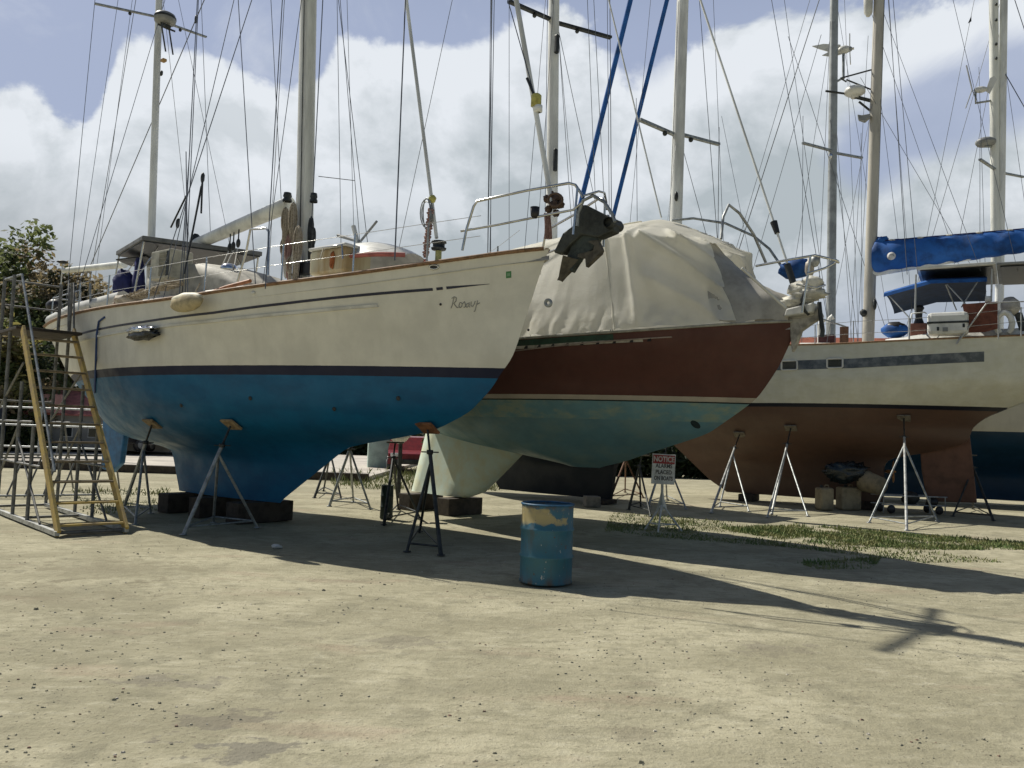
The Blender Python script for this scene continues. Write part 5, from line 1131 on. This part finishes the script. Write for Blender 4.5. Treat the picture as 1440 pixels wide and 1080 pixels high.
MB().box((0, -.0075, Hh / 2 - hdz / 2 - .012), (W_ - .03, .003, hdz - .012)).build('red_header', mat('sign_red', (.36, .035, .035), .5, 0, .15, 8), board)
def text(s_, size, x, y, z, m_, parent, sx=1.0, off=0.0):
    cu = bpy.data.curves.new('txt', 'FONT'); cu.body = s_; cu.size = size; cu.align_x = 'CENTER'; cu.align_y = 'CENTER'; cu.extrude = .0012; cu.offset = off
    o = bpy.data.objects.new('tmp', cu); COL.objects.link(o); dg = bpy.context.evaluated_depsgraph_get(); me = bpy.data.meshes.new_from_object(o.evaluated_get(dg))
    bpy.data.objects.remove(o); n = bpy.data.objects.new('lettering', me); COL.objects.link(n); me.materials.clear(); me.materials.append(m_); n.parent = parent
    n.location = (x, y, z); n.rotation_euler = (rad(90), 0, 0); n.scale = (sx, 1, 1); return n
Mred = mat('letter_pale', (.66, .60, .56), .6); Mblk = mat('letter_black', (.05, .05, .05), .6)
text('NOTICE', hdz * .80, 0, -.010, Hh / 2 - hdz / 2 - .012, Mred, board, .80, .004)
for k, s_ in enumerate(('ALARMS', 'PLACED', 'ON BOATS')): text(s_, hdz * .60, .005, -.008, Hh * .10 - k * Hh * .205, Mblk, board, .84 if k < 2 else .70, .0025)

# ------------------------------------------------------------------ rolling stair platform
S0 = ground(80, 756); wy = math.degrees(math.atan2(.64, .77)) + 4.0; ST = Frame(S0.x, S0.y, wy)
t = thing('boarding_stairs', 'tall grey boarding stairs with yellow stringers leading up to the cream yacht stern', 'stairs', S0, wy)
Wd = .90; Myel = mat('stringer_yellow', (.46, .33, .09), .7, 0, .35, 5, .2, dark=(.34, .25, .12)); Mfr = mat('stair_frame_grey', (.20, .20, .19), .6, .3, .4, 9, .1)
def top_of(px, py, xl): return ST.onx(px, py, xl)
tl, tr = top_of(32, 462, 0.02), top_of(103, 466, Wd)
for x, T in ((0.02, tl), (Wd, tr)):
    MB().beam(V((x, .02, .04)), V((x, T.y, T.z)), .045, .15).build('stringer', Myel, t, .006)
yt, ztp = (tl.y + tr.y) / 2, (tl.z + tr.z) / 2
NS = 11
for k in range(NS):
    u = (k + .25) / NS; st_ = MB().box((Wd / 2, .02 + (yt - .02) * u + .06, .05 + (ztp - .05) * u + .03), (Wd - .06, .2, .03)).build('step', Myel if k < 2 else mat('step_worn', (.22, .17, .10), .8, 0, .4, 9, .2), t, .004)
D_ = 4.25
for x in (0, Wd): MB().beam(V((x, .0, .05)), V((x, D_, .05)), .06, .06).build('base_rail', M_galvl, t)
for y in (.1, 2.2, D_): MB().tube((0, y, .05), (Wd, y, .05), .022).build('base_crossbar', Mfr, t)
zp = ztp - .02
MB().box((Wd / 2, (yt + D_) / 2, zp), (Wd + .1, D_ - yt + .25, .05)).build('platform', M_wood, t, .006)
for x in (0, Wd):
    for y, zz in ((D_, zp + 1.0), (3.55, zp + .95), (2.5, zp - .9 if yt > 2.6 else zp), (1.6, ztp * 1.45 / yt if yt else 1)):
        MB().tube((x, y, .05), (x, y, zz), .028).build('frame_post', Mfr, t)
    MB().tube((x, .9, .1), (x, 2.5, 1.3), .018).build('diagonal_brace', Mfr, t); MB().tube((x, D_, .1), (x, 2.5, 1.5), .018).build('diagonal_brace', Mfr, t); MB().tube((x, D_, 1.6), (x, 2.5, zp - .6), .018).build('diagonal_brace', Mfr, t)
    for z_ in (.9, 1.55): MB().tube((x, 1.7 if z_ > 1 else 1.1, z_), (x, D_, z_), .018).build('side_rail', Mfr, t)
for z_ in (.9, 1.9, zp + .5, zp + .95): MB().tube((0, D_, z_), (Wd, D_, z_), .018).build('back_rail', Mfr, t)
for x, lo, hi in ((0.0, (76, 662), (32, 386)), (0.0, (52, 545), (30, 388))):
    pass
hA, hB = ST.onx(77, 663, 0.05), ST.onx(31, 386, 0.05)
MB().path([hA, hB], .02, 8).build('handrail', M_galv, t); MB().path([hB, V((0, D_, hB.z + .02))], .02, 8).build('handrail', M_galv, t)
for a in ((96, 460, 97, 395), (104, 462, 104, 398)): MB().path([ST.onx(a[0], a[1], Wd), ST.onx(a[2], a[3], Wd), ST.onx(a[2], a[3], Wd) + V((0, .25, .0))], .016, 8).build('grab_hoop', Mfr, t)
# a stack of old stair frames and gratings lying behind
t = thing('scaffold_frame', 'old grey steel frames leaning together behind the boarding stairs', 'scaffolding', ground(45, 700), 35)
for k in range(7): MB().tube((-1.4 + k * .32, .2, .0), (-1.1 + k * .32, .5, .85), .018).build('bar', Mfr, t)
MB().tube((-1.6, .2, .03), (1.2, .2, .03), .022).build('lower_tube', M_galvl, t); MB().tube((-1.2, .5, .85), (1.3, .5, .85), .022).build('upper_tube', Mfr, t)
t = thing('work_trestle', 'grey steel trestle standing between the stairs and the concrete apron', 'trestle', ground(118, 688), 15)
for x in (-.5, .5):
    MB().tube((x - .2, -.3, 0), (x, 0, 1.5), .02).build('leg', Mfr, t); MB().tube((x + .2, .3, 0), (x, 0, 1.5), .02).build('leg', Mfr, t)
MB().tube((-.6, 0, 1.5), (.6, 0, 1.5), .025).build('top_bar', M_galv, t); MB().tube((-.55, -.15, .7), (.55, -.15, .7), .016).build('cross_bar', Mfr, t)

# ------------------------------------------------------------------ small things on the ground
P = ground(543, 729)
t = thing('narrow_drum', 'narrow dark green drum standing in the shade behind the blue bow', 'drum', P)
MB().lathe([(0, .0), (.115, .0), (.12, .02), (.115, .2), (.122, .21), (.115, .22), (.115, .40), (.122, .41), (.115, .42), (.112, .60), (.118, .61), (.10, .61), (.1, .3), (0, .3)], (0, 0, 0), 20).build('drum_side', mat('dark_green', (.012, .028, .02), .6, 0, .3, 6), t)
for px_, w_, h_, lab in ((1159, .36, .56, 'boxy tan plastic canister leftmost of the pair beneath the red bottomed boat'), (1193, .54, .58, 'wide tan plastic canister next to the dark engine heap')):
    P = ground(px_, 717); t = thing('plastic_canister', lab, 'canister', P, 8, 'tan canisters under the white boat')
    MB().box((0, 0, h_ / 2), (w_, .34, h_)).build('tank', mat('tank_tan', (.28, .235, .15), .6, 0, .3, 4), t, .05)
    MB().lathe([(0, .06), (.04, .06), (.04, 0)], (-.08, 0, h_), 12).build('cap', M_dark, t); MB().path([(0, 0, h_ - .01), (.02, 0, h_ + .06), (.1, 0, h_ + .06), (.12, 0, h_ - .01)], .016, 6).build('handle', mat('tank_tan', (.28, .235, .15)), t)
P = B3.world(B3.on(1228, 699, .95))
t = thing('tan_tub', 'round tan tub tipped on its side behind the tan canisters', 'tub', P, 20)
MB().lathe([(.0, .02), (.22, .0), (.27, .50), (.29, .52), (.26, .50), (.2, .05)], (0, -.25, .29), 22, Matrix.Rotation(rad(-80), 3, 'X')).build('tub_wall', mat('tub_tan', (.24, .20, .13), .7, 0, .3, 5), t)
P = B3.world(B3.on(1192, 676, 1.05))
t = thing('covered_engine', 'dark engine wrapped in shiny black plastic resting on top of the tan canisters', 'engine', (P.x, P.y, P.z), 8)
MB().blob((-.05, 0, .22), (.58, .24, .24), 26, 14, .3, 3.5).build('black_wrap', mat('black_wrap', (.012, .02, .026), .22, 0, .4, 9, .5), t)
MB().blob((.34, .02, .16), (.12, .14, .26), 14, 10, .2, 3).build('engine_end', M_dark, t)
P = ground(1283, 722)
t = thing('metal_trolley', 'low grey metal trolley with small wheels under the red bottomed boat', 'trolley', P, 5)
for z_, m_ in ((.22, M_galvl), (.44, M_galvl)):
    for y in (-.25, .25): MB().tube((-.95, y, z_), (.75, y, z_), .016).build('frame_bar', m_, t)
for x in (-.9, -.3, .3, .7): MB().tube((x, -.25, .02), (x, -.25, .45), .014).build('upright', M_galv, t)
for x in (-.7, .55):
    for y in (-.25, .25): MB().lathe([(0, -.03), (.09, -.03), (.11, 0), (.09, .03), (0, .03)], (x, y, .11), 16, Matrix.Rotation(rad(90), 3, 'X')).build('wheel', M_black, t)
MB().blob((-.05, 0, .38), (.2, .2, .17), 14, 9, .15).build('motor', M_dark, t); MB().blob((.45, -.1, .30), (.14, .14, .14), 12, 8, .2).build('pump', M_black, t)
for k in range(4):
    P = ground(465 + k * 8, 673); o_ = MB().box((0, 0, .06), (.13, .12, .12)).build('painted_block', M_white, None, .01); o_.location = (P.x, P.y, 0); o_.rotation_euler = (0, 0, k * .3)
    tag(o_, 'small white painted block in the short row on the grass behind the blue keel', 'block', 'row of small white blocks')
P = ground(389, 770); o_ = MB().blob((0, 0, .015), (.07, .05, .03), 10, 7, .3, 3).build('paper_scrap', M_white); o_.location = P; tag(o_, 'crumpled white scrap on the sand at the shadow edge', 'litter')

# ------------------------------------------------------------------ background: apron, house, cars, fence, trees
cp = [ground(-500, 668), ground(330, 676), ground(470, 641), ground(-500, 616)]
ap = MB().prism([V((-34, 27.5, 0)), V((-4.5, 25.6, 0)), V((-4.5, 47, 0)), V((-34, 47, 0))], (0, 0, .30)); a_ = ap.build('concrete_apron', mat('concrete_pale', (.50, .46, .40), .9, 0, .2, .8, .2), None, .02); a_.location = (0, 0, -.03); tag(a_, kind='structure')
t = MB().beam(V((-34, 27.25, .12)), V((-4.4, 25.35, .12)), .22, .24).build('kerb_timber', M_wood, None, .02); tag(t, 'long dark timber edging the concrete apron', 'kerb')
def car(label, loc, yaw, m_, lights, L=4.2):
    t = thing('parked_car', label, 'car', loc, yaw, 'cars parked behind the boatyard')
    side = [(-L/2, .35), (-L/2 + .05, .75), (-L/2 + .55, .88), (-L/2 + 1.15, 1.38), (L/2 - 1.25, 1.42), (L/2 - .25, .98), (L/2, .85), (L/2, .35)]
    rows = []
    for y, k in ((-.85, 1), (-.82, 1.0), (.82, 1.0), (.85, 1)): rows.append([V((x, y * (1 if z < .9 else .82), z)) for x, z in side])
    b_ = MB().grid(rows, False); b_.add(rows[0], [tuple(range(8))]); b_.add(rows[-1], [tuple(reversed(range(8)))]); b_.add([q for r__ in rows for q in (r__[0], r__[-1])], [(0, 1, 7, 6)]); b_.build('body', m_, t, .05)
    for y in (-1, 1):
        MB().add([V((-L/2 + .75, y * .80, .95)), V((L/2 - .6, y * .80, .97)), V((L/2 - 1.3, y * .715, 1.34)), V((-L/2 + 1.2, y * .715, 1.32))], [(0, 1, 2, 3)]).build('side_window', M_glass, t)
        for x in (-L/2 + .8, L/2 - .8):
            w_ = MB().lathe([(.1, -.1), (.30, -.1), (.32, -.06), (.32, .06), (.30, .1), (.1, .1)], (x, y * .78, .32), 20, Matrix.Rotation(rad(90), 3, 'X')).build('wheel', M_black, t)
            MB().lathe([(0, -.11), (.18, -.11), (.2, .11), (0, .11)], (x, y * .78, .32), 14, Matrix.Rotation(rad(90), 3, 'X')).build('rim', M_grey, w_)
        MB().box((-L/2 + .02, y * .62, .70), (.08, .28, .14)).build('headlight', lights, t, .02); MB().box((L/2 - .02, y * .62, .78), (.06, .24, .16)).build('tail_light', mat('tail_red', (.3, .01, .01), .3), t, .02)
    MB().add([V((-L/2 + .60, -.62, .92)), V((-L/2 + .60, .62, .92)), V((-L/2 + 1.12, .60, 1.34)), V((-L/2 + 1.12, -.60, 1.34))], [(0, 1, 2, 3)]).build('windscreen', M_glass, t)
    MB().box((-L/2 - .01, 0, .45), (.10, 1.5, .18)).build('bumper', M_dark, t, .03); return t
wl = mat('lamp_white', (.7, .7, .7), .2)
P = at(212, 640, 38); car('black car parked behind the blue keel, middle of the visible row', (P.x, P.y, .27), 65, mat('car_black', (.012, .012, .016), .2), wl)
P = at(190, 640, 40); car('dark maroon car parked nearest the stairs beyond the apron', (P.x - .3, P.y + 1, .27), 70, mat('car_maroon', (.05, .008, .014), .25), wl)
P = at(246, 640, 38.5); car('white car just peeking out behind the blue keel', (P.x + .3, P.y, .27), 80, mat('car_white', (.7, .7, .7), .25), wl)
P = at(580, 655, 33); car('red and white car seen beneath the hulls beside the pale green cabinet', (P.x - .2, P.y, 0), 100, mat('car_red', (.20, .02, .02), .3), wl)
t = thing('white_canopy', 'small white tarpaulin bundle on a dark post beneath the blue forefoot', 'tarpaulin', ground(560, 700))
MB().blob((0, 0, 1.5), (.24, .2, .17), 14, 9, .25).build('tarp', M_white, t); MB().tube((0, 0, 0), (0, 0, 1.4), .05).build('post', M_dark, t)
P = ground(531, 661)
t = thing('green_cabinet', 'pale mint green cabinet standing on the grass beyond the blue keel', 'cabinet', P, 12)
MB().box((0, 0, .85), (.85, .8, 1.7)).build('cabinet_body', mat('mint_paint', (.42, .54, .48), .5, 0, .15, 3), t, .02); MB().box((0, -.41, .85), (.75, .02, 1.5)).build('door', mat('mint_door', (.34, .47, .43), .5, 0, .15, 3), t, .005)
MB().box((0, 0, .02), (.95, .9, .06)).build('plinth', M_dark, t)
# long low house with a red roof
P = at(48, 600, 37)
t = thing('red_roofed_house', 'low grey house with a pinkish red roof and small windows behind the stairs', 'house', (P.x, P.y, .27), 6); t.scale = (.6, .6, .6)
Mh = mat('house_wall', (.34, .33, .30), .85, 0, .2, .6); MB().box((4, 3, 1.3), (12, 6, 2.6)).build('wall', Mh, t)
MB().prism([V((-2.5, -.5, 2.6)), V((10.5, -.5, 2.6)), V((10.5, 3, 4.5)), V((-2.5, 3, 4.5))], (0, 0, .12)).build('roof', mat('roof_red', (.52, .19, .16), .85, 0, .3, 2), t)
MB().prism([V((-2.5, 3, 4.5)), V((10.5, 3, 4.5)), V((10.5, 6.5, 2.6)), V((-2.5, 6.5, 2.6))], (0, 0, .12)).build('roof', mat('roof_red', (.36, .10, .085)), t)
for x in (-1.2, .6, 2.4, 4.4, 6.4):
    w_ = MB().box((x, -.02, 1.4), (.9, .08, 1.0)).build('window', M_white, t); MB().box((x, -.07, 1.4), (.76, .03, .86)).build('pane', M_glass, w_)
MB().box((1.0, -.5, 3.4), (2.4, .8, 1.4)).build('dormer', mat('pink_wall', (.55, .30, .27), .8, 0, .2, 1), t); MB().box((1.0, -.92, 3.35), (1.6, .06, .7)).build('dormer_panel', mat('pale_pink', (.62, .42, .38), .8), t)
t = thing('red_roofed_shed', 'distant building with a terracotta roof seen behind the white boat on the right', 'building', (21, 52, 0), -10)
MB().box((3, 3, 3.5), (14, 6, 7)).build('wall', Mh, t); MB().prism([V((-4.5, -.5, 7)), V((10.5, -.5, 7)), V((10.5, 3, 9.0)), V((-4.5, 3, 9.0))], (0, 0, .14)).build('roof', mat('roof_terracotta', (.30, .09, .05), .85, 0, .3, 2), t); MB().prism([V((-4.5, 3, 9)), V((10.5, 3, 9)), V((10.5, 6.5, 7)), V((-4.5, 6.5, 7))], (0, 0, .14)).build('roof', mat('roof_terracotta', (.3, .09, .05)), t)
for x in (-2, 0, 2, 4, 6): MB().box((x, -.02, 5), (.9, .06, 1.2)).build('window', M_glass, t)
t = thing('pipe_fence', 'pale pipe rail fence at the far left behind the boarding stairs', 'fence', (-22, 30, 0), 0)
for z_ in (.55, 1.35, 2.0): MB().tube((-10, 0, z_), (7.5, 0, z_), .035).build('rail', M_galv, t)
for k in range(7): MB().tube((-10 + k * 2.9, 0, .2), (-10 + k * 2.9, 0, 2.05), .045).build('post', M_galv, t)
t = thing('dark_van', 'dark blue van parked behind the pipe fence at the far left', 'van', (-23.5, 33, .27), 3)
MB().box((0, 0, 1.05), (4.6, 1.9, 1.6)).build('body', mat('van_blue', (.02, .035, .055), .3), t, .15); MB().box((.4, -.96, 1.4), (2.4, .03, .5)).build('side_window', M_glass, t)
for x in (-1.4, 1.4): MB().lathe([(.1, -.1), (.34, -.1), (.34, .1), (.1, .1)], (x, -.85, .34), 18, Matrix.Rotation(rad(90), 3, 'X')).build('wheel', M_black, t)
t = thing('hut', 'tan hut wall under the blue stern beyond the apron', 'hut', (-14.4, 44, .27), 0)

bpy.data.objects.remove(t)
# trees
def leafmat(nm_, a, b):
    m_, nt, p = newmat(nm_); tc = node(nt, 'ShaderNodeTexCoord').outputs['Object']
    nt.links.new(mixc(nt, mapr(nt, noisen(nt, tc, .9, 5, .7), .35, .65), a, b), p.inputs['Base Color']); p.inputs['Roughness'].default_value = .7
    tr_ = node(nt, 'ShaderNodeBsdfTranslucent'); tr_.inputs['Color'].default_value = (*[min(1, x * 1.6) for x in b], 1); mx_ = node(nt, 'ShaderNodeMixShader'); mx_.inputs[0].default_value = .38
    nt.links.new(p.outputs[0], mx_.inputs[1]); nt.links.new(tr_.outputs[0], mx_.inputs[2]); nt.links.new(mx_.outputs[0], nt.nodes['Material Output'].inputs['Surface']); return m_
LM = [leafmat('leaf_green', (.06, .10, .03), (.11, .13, .05)), leafmat('leaf_brownish', (.12, .105, .055), (.20, .16, .09)), leafmat('leaf_yellowish', (.12, .13, .04), (.20, .18, .06)), leafmat('leaf_dark', (.022, .040, .016), (.04, .055, .02))]
def tree(name, label, x, y, h, w, mats_, seed, nclump=55, per=120, ls=.16, base=.15, cat='tree', grp='trees at the left edge'):
    rr = random.Random(seed); t = thing(name, label, cat, (x, y, 0), 0, grp)
    tm = MB(); tips = []
    tm.path([V((0, 0, -.1)), V((.1, 0, h * .25)), V((0, .1, h * .5)), V((.1, 0, h * .8))], [.22, .17, .11, .04], 9)
    for k in range(12):
        a = rr.random() * 6.28; z0 = h * (.15 + .5 * rr.random()); e = V((math.cos(a) * w * (.5 + .4 * rr.random()), math.sin(a) * w * (.5 + .4 * rr.random()), z0 + h * (.15 + .25 * rr.random())))
        tm.path([V((.05, 0, z0)), (V((.05, 0, z0)) + e) / 2 + V((0, 0, .2)), e], [.08, .05, .015], 6)
    tm.build('trunk', mat('bark', (.10, .085, .065), .9, 0, .3, 6, .3), t)
    cms = [MB() for _ in mats_]
    for k in range(nclump):
        a = rr.random() * 6.28; zz = base + (1 - base) * rr.random(); rad_ = w * (1 - max(0, (zz - .5) * 2) ** 2 * .8) * rr.random() ** .45
        c_ = V((math.cos(a) * rad_, math.sin(a) * rad_, h * zz * (.88 + .2 * rr.random()))); r__ = w * (.16 + .16 * rr.random()); g = rr.choices(range(len(mats_)), weights=[3, 2, 1, 2][:len(mats_)])[0]
        for q in range(per):
            d = V((rr.gauss(0, 1), rr.gauss(0, 1), rr.gauss(0, .8))).normalized() * r__ * rr.random() ** .4 * (1.0 + .25 * rr.random()); p_ = c_ + d
            if p_.z < .05: continue
            u_ = V((rr.gauss(0, 1), rr.gauss(0, 1), rr.gauss(0, .6))).normalized(); v_ = u_.orthogonal().normalized(); s_ = ls * (.6 + .7 * rr.random())
            cms[g].add([p_ - u_ * s_, p_ + v_ * s_ * .45, p_ + u_ * s_, p_ - v_ * s_ * .45], [(0, 1, 2, 3)])
    for cm_, m_ in zip(cms, mats_):
        if cm_.v: cm_.build('crown', m_, t)
    return t
tree('bush_tree', 'tall dense green and brown tree at the far left edge', -27.6, 43, 11.0, 4.2, LM, 1, 85, 190, .20, .08)
tree('bush_tree', 'brownish flowering tree just right of the tallest one behind the stairs', -23.2, 42, 8.8, 3.6, [LM[1], LM[0], LM[2], LM[3]], 2, 75, 180, .20, .08)
tree('bush_tree', 'lower thin topped tree behind the stern of the cream yacht', -20.4, 43, 7.9, 3.2, [LM[0], LM[3], LM[1]], 3, 50, 130, .19, .10)
tree('bush_tree', 'dark tree in the shade low at the far left behind the fence', -31.0, 46, 9.0, 4.4, [LM[3], LM[0]], 4, 60, 150, .20, .06)
tree('bush_tree', 'broad dense bush filling the left edge in front of the red roofed house', -23.6, 36.5, 5.6, 2.7, [LM[0], LM[3], LM[1], LM[2]], 9, 80, 170, .16, .03)
tree('bush_tree', 'leafy shrub under the blue stern beside the parked cars', -16.5, 44, 2.4, 1.8, [LM[0], LM[3], LM[2]], 6, 26, 90, .14, .1, 'shrub')
tree('bush_tree', 'small shrub in the gap behind the pale keel', -1.6, 31, 2.0, 1.6, [LM[0], LM[3]], 7, 24, 90, .14, .05, 'shrub')
for k, (x, y, w_, h_, lab) in enumerate(((3.0, 36, 6.5, 2.0, 'dark clipped hedge in the gap under the teal bow'), (12.5, 40, 8, 2.3, 'long dark hedge behind the brick red keel'), (-8.5, 50, 7, 2.2, 'dark hedge along the far side of the concrete apron'))):
    t = thing('hedge', lab, 'hedge', (x, y, 0), 0, 'hedges behind the boats'); hb_ = MB(); rr = random.Random(40 + k)
    for q in range(4200):
        p_ = V(((rr.random() - .5) * 2 * w_, (rr.random() - .5) * 1.6, h_ * rr.random() * (.8 + .35 * noise.noise(V((q * .01, x, 0)))))); u_ = V((rr.gauss(0, 1), rr.gauss(0, 1), rr.gauss(0, 1))).normalized(); v_ = u_.orthogonal().normalized(); s_ = .24
        hb_.add([p_ - u_ * s_, p_ + v_ * s_ * .5, p_ + u_ * s_, p_ - v_ * s_ * .5], [(0, 1, 2, 3)])
    hb_.build('foliage', LM[3], t); MB().path([V((-w_, 0, .3)), V((0, .1, .5)), V((w_, 0, .3))], .06, 6).build('stem', mat('bark', (.1, .085, .065)), t)
# far belt of trees closing the horizon
fb = MB(); rr = random.Random(21)
for k in range(9000):
    x = -120 + 240 * rr.random(); y = 88 + 8 * rr.random(); hh_ = 4.2 + 1.6 * noise.noise(V((x * .06, 0, 3))) + 1.0 * noise.noise(V((x * .25, 1, 3)))
    p_ = V((x, y, hh_ * rr.random() ** .8)); u_ = V((rr.gauss(0, 1), rr.gauss(0, 1), rr.gauss(0, 1))).normalized(); v_ = u_.orthogonal().normalized(); s_ = .9
    fb.add([p_ - u_ * s_, p_ + v_ * s_ * .7, p_ + u_ * s_, p_ - v_ * s_ * .7], [(0, 1, 2, 3)])
tag(fb.build('distant_trees', LM[3]), kind='stuff')
